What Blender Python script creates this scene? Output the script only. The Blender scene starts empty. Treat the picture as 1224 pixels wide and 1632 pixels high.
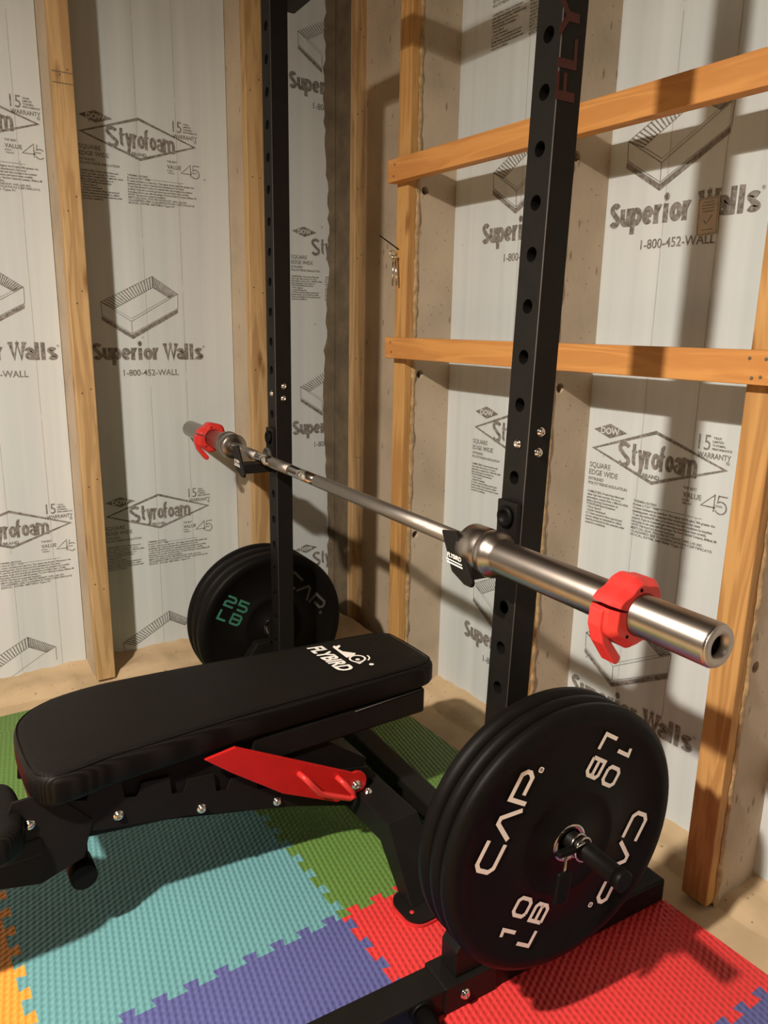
import bpy, bmesh, math, random
from mathutils import Vector, Matrix
random.seed(7)
SC = bpy.context.scene
COL = SC.collection
PI = math.pi

# ------------------------------------------------------------------ camera
H = 1.24
cam = bpy.data.cameras.new('camera'); camo = bpy.data.objects.new('camera', cam); COL.objects.link(camo)
cam.sensor_fit = 'VERTICAL'; cam.sensor_height = 24.0; cam.sensor_width = 18.0
cam.lens = 1208.0 / 1632.0 * 24.0
cam.clip_start = 0.02; cam.clip_end = 50
RM = [[0.831573, -0.115884, 0.543192], [-0.555121, -0.20527, 0.806043], [0.018094, -0.97182, -0.235027]]
camo.matrix_world = Matrix(((RM[0][0], -RM[0][1], -RM[0][2], 0.0), (RM[1][0], -RM[1][1], -RM[1][2], 0.0),
                            (RM[2][0], -RM[2][1], -RM[2][2], H), (0, 0, 0, 1)))
SC.camera = camo

# ------------------------------------------------------------------ light, world, exposure
SC.view_settings.view_transform = 'Standard'; SC.view_settings.look = 'None'
SC.view_settings.gamma = 1.0; SC.view_settings.use_curve_mapping = False
SC.view_settings.exposure = 0.0
W = bpy.data.worlds.new('world'); SC.world = W; W.use_nodes = True
W.node_tree.nodes['Background'].inputs[0].default_value = (0.9, 0.8, 0.7, 1)
W.node_tree.nodes['Background'].inputs[1].default_value = 0.008

def lamp(name, kind, loc, power, color, size=0.1, target=None, spot=None):
    l = bpy.data.lights.new(name, kind); l.energy = power; l.color = color
    if kind == 'AREA':
        l.shape = 'DISK'; l.size = size
    else:
        l.shadow_soft_size = size
    o = bpy.data.objects.new(name, l); COL.objects.link(o); o.location = loc
    if target is not None:
        o.rotation_euler = (Vector(target) - Vector(loc)).to_track_quat('-Z', 'Y').to_euler()
    return o
WARM = (1.0, 0.885, 0.76)
lamp('ceiling_lamp', 'AREA', (-0.92, 0.60, 2.27), 132, WARM, 0.10)
lamp('ceiling_lamp_glow', 'POINT', (-0.92, 0.60, 2.25), 70, WARM, 0.05)
lamp('fill_light', 'AREA', (-0.5, -2.0, 2.35), 13, (1.0, 0.84, 0.68), 0.4)  # added fill behind the camera, brightens the lettering and left wall

# ------------------------------------------------------------------ materials
def nmat(name):
    m = bpy.data.materials.new(name); m.use_nodes = True
    nt = m.node_tree; b = nt.nodes['Principled BSDF']
    return m, nt, b
def N(nt, t, **kw):
    n = nt.nodes.new(t)
    for k, v in kw.items():
        if hasattr(n, k): setattr(n, k, v)
        else: n.inputs[k].default_value = v
    return n
def ramp(nt, stops):
    r = nt.nodes.new('ShaderNodeValToRGB'); cr = r.color_ramp
    while len(cr.elements) < len(stops): cr.elements.new(0.5)
    for e, (p, c) in zip(cr.elements, stops):
        e.position = p; e.color = (c[0], c[1], c[2], 1)
    return r
def plain(name, col, rough=0.5, metal=0.0, spec=0.5, var=0.12, vscale=30, bump=0.0, bscale=200):
    m, nt, b = nmat(name)
    tc = N(nt, 'ShaderNodeTexCoord')
    no = N(nt, 'ShaderNodeTexNoise'); no.inputs['Scale'].default_value = vscale; no.inputs['Detail'].default_value = 4
    nt.links.new(tc.outputs['Object'], no.inputs['Vector'])
    r = ramp(nt, [(0.3, [c * (1 - var) for c in col]), (0.7, [min(1, c * (1 + var)) for c in col])])
    nt.links.new(no.outputs['Fac'], r.inputs['Fac']); nt.links.new(r.outputs['Color'], b.inputs['Base Color'])
    b.inputs['Roughness'].default_value = rough; b.inputs['Metallic'].default_value = metal
    b.inputs['Specular IOR Level'].default_value = spec
    if bump:
        n2 = N(nt, 'ShaderNodeTexNoise'); n2.inputs['Scale'].default_value = bscale; n2.inputs['Detail'].default_value = 3
        nt.links.new(tc.outputs['Object'], n2.inputs['Vector'])
        bp = N(nt, 'ShaderNodeBump'); bp.inputs['Strength'].default_value = bump; bp.inputs['Distance'].default_value = 0.002
        nt.links.new(n2.outputs['Fac'], bp.inputs['Height']); nt.links.new(bp.outputs['Normal'], b.inputs['Normal'])
    return m
def wood(name, dark, light, axis, gscale=1.0, rough=0.6):
    # grain runs along the axis (0, 1 or 2)
    m, nt, b = nmat(name)
    tc = N(nt, 'ShaderNodeTexCoord'); mp = N(nt, 'ShaderNodeMapping')
    s = [14.0 * gscale] * 3; s[axis] = 1.1 * gscale
    mp.inputs['Scale'].default_value = s
    nt.links.new(tc.outputs['Object'], mp.inputs['Vector'])
    n1 = N(nt, 'ShaderNodeTexNoise'); n1.inputs['Scale'].default_value = 1.6; n1.inputs['Detail'].default_value = 3; n1.inputs['Distortion'].default_value = 0.6
    nt.links.new(mp.outputs['Vector'], n1.inputs['Vector'])
    mu = N(nt, 'ShaderNodeMath', operation='MULTIPLY'); mu.inputs[1].default_value = 26.0
    nt.links.new(n1.outputs['Fac'], mu.inputs[0])
    si = N(nt, 'ShaderNodeMath', operation='SINE'); nt.links.new(mu.outputs[0], si.inputs[0])
    r = ramp(nt, [(0.0, dark), (0.55, [(a + c) / 2 for a, c in zip(dark, light)]), (1.0, light)])
    md = N(nt, 'ShaderNodeMath', operation='MULTIPLY_ADD'); md.inputs[1].default_value = 0.32; md.inputs[2].default_value = 0.55
    nt.links.new(si.outputs[0], md.inputs[0])
    nt.links.new(md.outputs[0], r.inputs['Fac'])
    # knots
    vo = N(nt, 'ShaderNodeTexVoronoi'); mp2 = N(nt, 'ShaderNodeMapping'); s2 = [13.0] * 3; s2[axis] = 4.0
    mp2.inputs['Scale'].default_value = s2; nt.links.new(tc.outputs['Object'], mp2.inputs['Vector'])
    nt.links.new(mp2.outputs['Vector'], vo.inputs['Vector']); vo.inputs['Scale'].default_value = 0.7
    r2 = ramp(nt, [(0.05, (0.45, 0.33, 0.25)), (0.13, (1, 1, 1))]); nt.links.new(vo.outputs['Distance'], r2.inputs['Fac'])
    mx = N(nt, 'ShaderNodeMixRGB', blend_type='MULTIPLY'); mx.inputs['Fac'].default_value = 0.8
    nt.links.new(r.outputs['Color'], mx.inputs['Color1']); nt.links.new(r2.outputs['Color'], mx.inputs['Color2'])
    nt.links.new(mx.outputs['Color'], b.inputs['Base Color'])
    b.inputs['Roughness'].default_value = rough; b.inputs['Specular IOR Level'].default_value = 0.25
    bp = N(nt, 'ShaderNodeBump'); bp.inputs['Strength'].default_value = 0.25; bp.inputs['Distance'].default_value = 0.001
    nt.links.new(si.outputs[0], bp.inputs['Height']); nt.links.new(bp.outputs['Normal'], b.inputs['Normal'])
    return m
def concrete(name, base, pits=True):
    m, nt, b = nmat(name)
    tc = N(nt, 'ShaderNodeTexCoord')
    n1 = N(nt, 'ShaderNodeTexNoise'); n1.inputs['Scale'].default_value = 5; n1.inputs['Detail'].default_value = 8
    n2 = N(nt, 'ShaderNodeTexNoise'); n2.inputs['Scale'].default_value = 60; n2.inputs['Detail'].default_value = 5
    vo = N(nt, 'ShaderNodeTexVoronoi'); vo.inputs['Scale'].default_value = 42
    for n in (n1, n2, vo): nt.links.new(tc.outputs['Object'], n.inputs['Vector'])
    r = ramp(nt, [(0.25, [c * 0.78 for c in base]), (0.5, base), (0.8, [min(1, c * 1.15) for c in base])])
    nt.links.new(n1.outputs['Fac'], r.inputs['Fac'])
    r2 = ramp(nt, [(0.07, (0.5, 0.42, 0.33)), (0.13, (1, 1, 1))]); nt.links.new(vo.outputs['Distance'], r2.inputs['Fac'])
    mp = N(nt, 'ShaderNodeMapping'); mp.inputs['Scale'].default_value = (26, 26, 9); mp.inputs['Rotation'].default_value = (.4, .3, 0)
    nt.links.new(tc.outputs['Object'], mp.inputs['Vector'])
    vo2 = N(nt, 'ShaderNodeTexVoronoi'); vo2.inputs['Scale'].default_value = 1.0; nt.links.new(mp.outputs['Vector'], vo2.inputs['Vector'])
    r3 = ramp(nt, [(0.06, (0.42, 0.35, 0.27)), (0.13, (1, 1, 1))]); nt.links.new(vo2.outputs['Distance'], r3.inputs['Fac'])
    m3 = N(nt, 'ShaderNodeMixRGB', blend_type='MULTIPLY'); m3.inputs['Fac'].default_value = 1.0
    nt.links.new(r2.outputs['Color'], m3.inputs['Color1']); nt.links.new(r3.outputs['Color'], m3.inputs['Color2'])
    mx = N(nt, 'ShaderNodeMixRGB', blend_type='MULTIPLY'); mx.inputs['Fac'].default_value = 0.75 if pits else 0.0
    nt.links.new(r.outputs['Color'], mx.inputs['Color1']); nt.links.new(m3.outputs['Color'], mx.inputs['Color2'])
    nt.links.new(mx.outputs['Color'], b.inputs['Base Color'])
    b.inputs['Roughness'].default_value = 0.85; b.inputs['Specular IOR Level'].default_value = 0.2
    bp = N(nt, 'ShaderNodeBump'); bp.inputs['Strength'].default_value = 0.5; bp.inputs['Distance'].default_value = 0.002
    nt.links.new(n2.outputs['Fac'], bp.inputs['Height']); nt.links.new(bp.outputs['Normal'], b.inputs['Normal'])
    return m
def foam_board(name, axis):
    m, nt, b = nmat(name)
    tc = N(nt, 'ShaderNodeTexCoord'); mp = N(nt, 'ShaderNodeMapping')
    s = [1.0, 1.0, 1.0]; s[axis] = 9.0; s[2] = 0.25; mp.inputs['Scale'].default_value = s
    nt.links.new(tc.outputs['Object'], mp.inputs['Vector'])
    n1 = N(nt, 'ShaderNodeTexNoise'); n1.inputs['Scale'].default_value = 2.0; n1.inputs['Detail'].default_value = 2
    nt.links.new(mp.outputs['Vector'], n1.inputs['Vector'])
    r = ramp(nt, [(0.3, (0.575, 0.635, 0.645)), (0.7, (0.68, 0.73, 0.735))])
    nt.links.new(n1.outputs['Fac'], r.inputs['Fac'])
    vo = N(nt, 'ShaderNodeTexVoronoi'); vo.inputs['Scale'].default_value = 7; nt.links.new(tc.outputs['Object'], vo.inputs['Vector'])
    r2 = ramp(nt, [(0.018, (0.45, 0.44, 0.42)), (0.035, (1, 1, 1))]); nt.links.new(vo.outputs['Distance'], r2.inputs['Fac'])
    mx = N(nt, 'ShaderNodeMixRGB', blend_type='MULTIPLY'); mx.inputs['Fac'].default_value = 0.8
    nt.links.new(r.outputs['Color'], mx.inputs['Color1']); nt.links.new(r2.outputs['Color'], mx.inputs['Color2'])
    nt.links.new(mx.outputs['Color'], b.inputs['Base Color'])
    b.inputs['Roughness'].default_value = 0.55; b.inputs['Specular IOR Level'].default_value = 0.3
    bp = N(nt, 'ShaderNodeBump'); bp.inputs['Strength'].default_value = 0.12; bp.inputs['Distance'].default_value = 0.003
    nt.links.new(n1.outputs['Fac'], bp.inputs['Height']); nt.links.new(bp.outputs['Normal'], b.inputs['Normal'])
    return m
def ink_mat(name, c0, c1):
    m, nt, b = nmat(name)
    tc = N(nt, 'ShaderNodeTexCoord')
    n1 = N(nt, 'ShaderNodeTexNoise'); n1.inputs['Scale'].default_value = 130; n1.inputs['Detail'].default_value = 4
    nt.links.new(tc.outputs['Object'], n1.inputs['Vector'])
    r = ramp(nt, [(0.35, c0), (0.72, c1)]); nt.links.new(n1.outputs['Fac'], r.inputs['Fac'])
    nt.links.new(r.outputs['Color'], b.inputs['Base Color']); b.inputs['Roughness'].default_value = 0.7
    b.inputs['Specular IOR Level'].default_value = 0.2
    return m
def mat_foam(name, col):
    # EVA play mat with staggered rows of raised pips on the diagonal
    m, nt, b = nmat(name)
    tc = N(nt, 'ShaderNodeTexCoord'); mp = N(nt, 'ShaderNodeMapping')
    mp.inputs['Rotation'].default_value = (0, 0, math.radians(36))
    nt.links.new(tc.outputs['Object'], mp.inputs['Vector'])
    sx = N(nt, 'ShaderNodeSeparateXYZ'); nt.links.new(mp.outputs['Vector'], sx.inputs['Vector'])
    def M(op, a, bb):
        n = N(nt, 'ShaderNodeMath', operation=op)
        for i, v in enumerate((a, bb)):
            if v is None: continue
            if isinstance(v, (int, float)): n.inputs[i].default_value = v
            else: nt.links.new(v, n.inputs[i])
        return n.outputs[0]
    k1 = 2 * PI / 0.0140; k2 = 2 * PI / 0.0280
    u = M('MULTIPLY', sx.outputs['X'], k1); v = M('MULTIPLY', sx.outputs['Y'], k2)
    s1 = M('SINE', u, None); s2 = M('SINE', v, None)
    p = M('MULTIPLY', s1, s2)
    h = M('POWER', M('ADD', M('MULTIPLY', p, 0.5), 0.5), 0.8)
    r = ramp(nt, [(0.0, [c * 0.86 for c in col]), (1.0, [min(1, c * 1.06) for c in col])])
    nt.links.new(h, r.inputs['Fac'])
    no = N(nt, 'ShaderNodeTexNoise'); no.inputs['Scale'].default_value = 4; no.inputs['Detail'].default_value = 3
    nt.links.new(tc.outputs['Object'], no.inputs['Vector'])
    r2 = ramp(nt, [(0.3, (0.93, 0.93, 0.93)), (0.7, (1, 1, 1))]); nt.links.new(no.outputs['Fac'], r2.inputs['Fac'])
    mx = N(nt, 'ShaderNodeMixRGB', blend_type='MULTIPLY'); mx.inputs['Fac'].default_value = 1
    nt.links.new(r.outputs['Color'], mx.inputs['Color1']); nt.links.new(r2.outputs['Color'], mx.inputs['Color2'])
    nt.links.new(mx.outputs['Color'], b.inputs['Base Color'])
    b.inputs['Roughness'].default_value = 0.45; b.inputs['Specular IOR Level'].default_value = 0.35
    bp = N(nt, 'ShaderNodeBump'); bp.inputs['Strength'].default_value = 0.8; bp.inputs['Distance'].default_value = 0.0042
    nt.links.new(h, bp.inputs['Height']); nt.links.new(bp.outputs['Normal'], b.inputs['Normal'])
    return m
def vinyl(name, col):
    m, nt, b = nmat(name)
    tc = N(nt, 'ShaderNodeTexCoord')
    w = N(nt, 'ShaderNodeTexWave'); w.bands_direction = 'Y'; w.inputs['Scale'].default_value = 70
    w.inputs['Distortion'].default_value = 0.2
    w2 = N(nt, 'ShaderNodeTexWave'); w2.bands_direction = 'X'; w2.inputs['Scale'].default_value = 60
    for n in (w, w2): nt.links.new(tc.outputs['Object'], n.inputs['Vector'])
    ml = N(nt, 'ShaderNodeMath', operation='MULTIPLY'); nt.links.new(w.outputs['Fac'], ml.inputs[0]); nt.links.new(w2.outputs['Fac'], ml.inputs[1])
    r = ramp(nt, [(0.2, [c * 0.7 for c in col]), (0.9, [c * 1.5 for c in col])]); nt.links.new(w.outputs['Fac'], r.inputs['Fac'])
    nt.links.new(r.outputs['Color'], b.inputs['Base Color'])
    b.inputs['Roughness'].default_value = 0.5; b.inputs['Specular IOR Level'].default_value = 0.12
    bp = N(nt, 'ShaderNodeBump'); bp.inputs['Strength'].default_value = 0.5; bp.inputs['Distance'].default_value = 0.001
    nt.links.new(w.outputs['Fac'], bp.inputs['Height']); nt.links.new(bp.outputs['Normal'], b.inputs['Normal'])
    return m
def knurl(name):
    m, nt, b = nmat(name)
    tc = N(nt, 'ShaderNodeTexCoord'); vo = N(nt, 'ShaderNodeTexVoronoi'); vo.inputs['Scale'].default_value = 900
    nt.links.new(tc.outputs['Object'], vo.inputs['Vector'])
    b.inputs['Base Color'].default_value = (0.36, 0.33, 0.30, 1); b.inputs['Metallic'].default_value = 1; b.inputs['Roughness'].default_value = 0.42
    bp = N(nt, 'ShaderNodeBump'); bp.inputs['Strength'].default_value = 0.5; bp.inputs['Distance'].default_value = 0.0006
    nt.links.new(vo.outputs['Distance'], bp.inputs['Height']); nt.links.new(bp.outputs['Normal'], b.inputs['Normal'])
    return m
M_foamL = foam_board('insulation_foam_left', 0); M_foamR = foam_board('insulation_foam_right', 1)
M_ink = ink_mat('print_ink', (0.135, 0.125, 0.113), (0.34, 0.325, 0.30))
M_inkline = plain('score_line_grey', (0.47, 0.465, 0.44), 0.8, spec=0.1)
M_knock = plain('print_knockout', (0.62, 0.65, 0.655), 0.6, var=0.03)
M_conc = concrete('precast_concrete', (0.52, 0.43, 0.32))
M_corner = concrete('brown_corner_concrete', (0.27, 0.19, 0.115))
M_ledge = concrete('rough_footing_concrete', (0.56, 0.42, 0.26))
M_slab = concrete('slab_concrete', (0.55, 0.41, 0.25), False)
M_nailL = wood('nailer_pine', (0.38, 0.23, 0.10), (0.60, 0.41, 0.20), 2)
M_nailR = wood('nailer_pine_orange', (0.38, 0.19, 0.06), (0.60, 0.34, 0.12), 2)
M_rail = wood('rail_spruce', (0.50, 0.215, 0.06), (0.66, 0.32, 0.095), 1)
M_glue = plain('dried_adhesive', (0.42, 0.29, 0.15), 0.7, var=0.3, vscale=60, bump=0.6, bscale=80)
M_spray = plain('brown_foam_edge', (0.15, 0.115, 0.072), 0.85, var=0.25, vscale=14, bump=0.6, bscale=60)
M_plainwall = plain('grey_wall_paint', (0.07, 0.063, 0.055), 0.9)
M_ceil = wood('joist_wood', (0.05, 0.035, 0.02), (0.09, 0.06, 0.035), 0)
M_dark = plain('hole_shade_black', (0.006, 0.005, 0.005), 0.95, spec=0.0)  # black stands in for the shade inside holes
M_black = plain('black_powder_coat', (0.0085, 0.0074, 0.0064), 0.45, spec=0.18, bump=0.15, bscale=900)
M_blackm = plain('black_matte_steel', (0.007, 0.006, 0.0055), 0.55, spec=0.12)
M_rubber = plain('black_rubber', (0.0045, 0.0038, 0.0034), 0.5, spec=0.11, bump=0.1, bscale=500)
M_chrome = plain('chrome_steel', (0.60, 0.56, 0.52), 0.16, 1.0, var=0.05)
M_bright = plain('bright_zinc', (0.80, 0.77, 0.72), 0.18, 1.0, var=0.05)
M_sleeve = plain('brushed_sleeve_steel', (0.37, 0.33, 0.295), 0.30, 1.0, var=0.06)
M_capring = plain('dull_steel_ring', (0.50, 0.47, 0.44), 0.45, 1.0, var=0.05)
M_smooth = plain('polished_shaft_steel', (0.62, 0.59, 0.55), 0.15, 1.0, var=0.04)
M_knurl = knurl('knurled_shaft_steel')
M_red = plain('red_moulded_plastic', (0.66, 0.035, 0.030), 0.38, var=0.05)
M_redpaint = plain('red_painted_steel', (0.50, 0.012, 0.010), 0.38, var=0.06)
M_redrub = plain('red_rubber_foot', (0.55, 0.03, 0.03), 0.5)
M_white = plain('white_paint', (0.90, 0.86, 0.80), 0.5, var=0.03)
M_grey = plain('grey_paint', (0.06, 0.056, 0.05), 0.6)
M_green = plain('green_paint', (0.03, 0.15, 0.095), 0.6)
M_redtext = plain('dark_red_vinyl', (0.045, 0.006, 0.004), 0.5)
M_vinyl = vinyl('black_woven_vinyl', (0.0065, 0.0055, 0.0045))
M_paper = plain('tan_paper', (0.50, 0.42, 0.33), 0.8, var=0.08)
M_brass = plain('yellow_zinc', (0.80, 0.70, 0.48), 0.25, 1.0, var=0.05)
MATC = {'teal': (0.135, 0.335, 0.355), 'green': (0.118, 0.23, 0.05), 'purple': (0.105, 0.112, 0.30),
        'red': (0.70, 0.045, 0.045), 'orange': (0.86, 0.32, 0.045)}
M_mat = {k: mat_foam('eva_foam_' + k, v) for k, v in MATC.items()}

# ------------------------------------------------------------------ mesh helpers
class MB:
    def __init__(s): s.v = []; s.f = []; s.sm = []
    def add(s, vs, fs, smooth=False, mat=None):
        o = len(s.v)
        s.v += [tuple(mat @ Vector(p)) if mat is not None else tuple(p) for p in vs]
        s.f += [tuple(i + o for i in f) for f in fs]; s.sm += [smooth] * len(fs)
    def box(s, lo, hi, mat=None):
        x0, y0, z0 = lo; x1, y1, z1 = hi
        s.add([(x0, y0, z0), (x1, y0, z0), (x1, y1, z0), (x0, y1, z0), (x0, y0, z1), (x1, y0, z1), (x1, y1, z1), (x0, y1, z1)],
              [(0, 3, 2, 1), (4, 5, 6, 7), (0, 1, 5, 4), (1, 2, 6, 5), (2, 3, 7, 6), (3, 0, 4, 7)], False, mat)
    def hexa(s, p):   # eight points, bottom four then top four, each counter-clockwise
        s.add(p, [(0, 3, 2, 1), (4, 5, 6, 7), (0, 1, 5, 4), (1, 2, 6, 5), (2, 3, 7, 6), (3, 0, 4, 7)])
    def beam(s, a, b, w, h, up=(0, 0, 1)):   # rectangular bar from a to b
        a = Vector(a); b = Vector(b); d = (b - a).normalized(); u = Vector(up)
        sd = d.cross(u).normalized() * (w / 2); uu = sd.cross(d).normalized() * (h / 2)
        s.hexa([a - sd - uu, a + sd - uu, b + sd - uu, b - sd - uu, a - sd + uu, a + sd + uu, b + sd + uu, b - sd + uu])
    def lathe(s, prof, org, axis, seg=40, smooth=True, closed=False, caps=True):   # prof: (t along axis, radius)
        ax = Vector(axis).normalized(); t = Vector((0, 0, 1)) if abs(ax.z) < 0.9 else Vector((1, 0, 0))
        e1 = ax.cross(t).normalized(); e2 = ax.cross(e1).normalized(); org = Vector(org)
        n = len(prof); vs = []
        for (tt, r) in prof:
            for k in range(seg):
                a = 2 * PI * k / seg
                vs.append(org + ax * tt + (e1 * math.cos(a) + e2 * math.sin(a)) * r)
        fs = []
        rng = n if closed else n - 1
        for i in range(rng):
            j = (i + 1) % n
            for k in range(seg):
                k2 = (k + 1) % seg
                fs.append((i * seg + k, j * seg + k, j * seg + k2, i * seg + k2))
        s.add(vs, fs, smooth)
        if not closed and caps:
            for i, fl in ((0, False), (n - 1, True)):
                if prof[i][1] > 1e-6:
                    idx = [i * seg + k for k in range(seg)]
                    o = len(s.v) - len(vs)
                    s.f.append(tuple(o + q for q in (idx if not fl else idx[::-1]))); s.sm.append(False)
    def cyl(s, a, b, r, seg=20, r2=None):
        a = Vector(a); b = Vector(b); L = (b - a).length
        s.lathe([(0, r), (L, r if r2 is None else r2)], a, b - a, seg)
    def tube(s, pts, r, seg=12):
        pts = [Vector(p) for p in pts]; n = len(pts); rings = []
        prev = None
        for i, p in enumerate(pts):
            d = (pts[min(i + 1, n - 1)] - pts[max(i - 1, 0)]).normalized()
            if prev is None:
                t = Vector((0, 0, 1)) if abs(d.z) < 0.9 else Vector((1, 0, 0))
                e1 = d.cross(t).normalized()
            else:
                e1 = (prev - d * prev.dot(d)).normalized()
            prev = e1; e2 = d.cross(e1)
            rings.append([p + (e1 * math.cos(2 * PI * k / seg) + e2 * math.sin(2 * PI * k / seg)) * r for k in range(seg)])
        vs = [q for ring in rings for q in ring]; fs = []
        for i in range(n - 1):
            for k in range(seg):
                k2 = (k + 1) % seg
                fs.append((i * seg + k, i * seg + k2, (i + 1) * seg + k2, (i + 1) * seg + k))
        fs.append(tuple(range(seg))[::-1]); fs.append(tuple((n - 1) * seg + k for k in range(seg)))
        s.add(vs, fs, True)
    def prism(s, poly, lo, hi, mat=None):   # poly in xy, extruded along z
        n = len(poly)
        s.add([(x, y, lo) for x, y in poly] + [(x, y, hi) for x, y in poly],
              [tuple(range(n))[::-1], tuple(range(n, 2 * n))] + [(i, (i + 1) % n, n + (i + 1) % n, n + i) for i in range(n)], False, mat)
    def build(s, name, mat, parent=None, bevel=0.0, seg=2, loc=None, rz=None):
        me = bpy.data.meshes.new(name); me.from_pydata([tuple(p) for p in s.v], [], s.f); me.update()
        for p, q in zip(me.polygons, s.sm): p.use_smooth = q
        bm = bmesh.new(); bm.from_mesh(me); bmesh.ops.recalc_face_normals(bm, faces=bm.faces); bm.to_mesh(me); bm.free()
        me.materials.append(mat)
        o = bpy.data.objects.new(name, me); COL.objects.link(o)
        if parent is not None: o.parent = parent
        if loc is not None: o.location = loc
        if rz is not None: o.rotation_euler = (0, 0, rz)
        if bevel:
            md = o.modifiers.new('bevel', 'BEVEL'); md.width = bevel; md.segments = seg; md.limit_method = 'ANGLE'; md.angle_limit = math.radians(40)
            md.harden_normals = False
        return o
def empty(name, loc=(0, 0, 0), rz=0.0):
    o = bpy.data.objects.new(name, None); COL.objects.link(o); o.location = loc; o.rotation_euler = (0, 0, rz); o.empty_display_size = 0.05
    return o
def tag(o, label=None, cat=None, group=None, kind=None):
    if label: o['label'] = label
    if cat: o['category'] = cat
    if group: o['group'] = group
    if kind: o['kind'] = kind
    return o
def rotm(deg, c=(0, 0)):
    return Matrix.Translation((c[0], c[1], 0)) @ Matrix.Rotation(math.radians(deg), 4, 'Z')

# flat lettering: polygons in the xy plane
_tc = {}
def text_poly(txt, size, offset=0.0, sx=1.0, shear=0.0, align='LEFT', spacing=1.0):
    key = (txt, round(size, 5), offset, sx, shear, align, spacing)
    if key in _tc: return _tc[key]
    cu = bpy.data.curves.new('lettering', 'FONT'); cu.body = txt; cu.size = 1.0; cu.offset = offset; cu.shear = shear
    cu.align_x = align; cu.space_character = spacing; cu.resolution_u = 3
    o = bpy.data.objects.new('lettering', cu); COL.objects.link(o)
    dg = bpy.context.evaluated_depsgraph_get(); me = bpy.data.meshes.new_from_object(o.evaluated_get(dg))
    vs = [(v.co.x * size * sx, v.co.y * size, 0.0) for v in me.vertices]; fs = [tuple(p.vertices) for p in me.polygons]
    bpy.data.objects.remove(o); bpy.data.curves.remove(cu); bpy.data.meshes.remove(me)
    _tc[key] = (vs, fs); return vs, fs
def put_text(mb, txt, x, y, caph, width=None, offset=0.0, shear=0.0, align='LEFT', z=0.0, mat=None, spacing=1.0):
    size = caph / 0.70
    vs, fs = text_poly(txt, size, offset, 1.0, shear, align, spacing)
    if not vs: return
    x0 = min(v[0] for v in vs); x1 = max(v[0] for v in vs)
    k = 1.0 if width is None else width / (x1 - x0)
    bx = x0 if align == 'LEFT' else 0.0
    vv = [((v[0] - bx) * k + x, v[1] + y, z) for v in vs]
    mb.add(vv, fs, False, mat)
def stroke(mb, pts, w, z=0.0, closed=False, mat=None):
    # mitred polyline of width w
    P = [Vector((p[0], p[1])) for p in pts]; n = len(P); L = []; Rr = []
    for i in range(n):
        a = P[i - 1] if (i > 0 or closed) else None
        c = P[(i + 1) % n] if (i < n - 1 or closed) else None
        d1 = (P[i] - a).normalized() if a is not None else None
        d2 = (c - P[i]).normalized() if c is not None else None
        if d1 is None: d1 = d2
        if d2 is None: d2 = d1
        t = (d1 + d2)
        if t.length < 1e-6: t = d1
        t.normalize(); nn = Vector((-t.y, t.x)); k = max(0.62, nn.dot(Vector((-d1.y, d1.x))))
        off = nn * (w / 2 / k)
        L.append(P[i] + off); Rr.append(P[i] - off)
    vs = [(p.x, p.y, z) for p in L] + [(p.x, p.y, z) for p in Rr]
    fs = [(i, (i + 1) % n, n + (i + 1) % n, n + i) for i in range(n if closed else n - 1)]
    mb.add(vs, fs, False, mat)
def fillpoly(mb, pts, z=0.0, mat=None):
    mb.add([(p[0], p[1], z) for p in pts], [tuple(range(len(pts)))], False, mat)
def rrect(x0, y0, x1, y1, r, n=4):
    out = []
    for cx, cy, a0 in ((x1 - r, y1 - r, 0), (x0 + r, y1 - r, 90), (x0 + r, y0 + r, 180), (x1 - r, y0 + r, 270)):
        for k in range(n + 1):
            a = math.radians(a0 + 90.0 * k / n); out.append((cx + r * math.cos(a), cy + r * math.sin(a)))
    return out
def arc(cx, cy, r, a0, a1, n=8, ry=None):
    ry = r if ry is None else ry
    return [(cx + r * math.cos(math.radians(a0 + (a1 - a0) * k / n)), cy + ry * math.sin(math.radians(a0 + (a1 - a0) * k / n))) for k in range(n + 1)]


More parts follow.
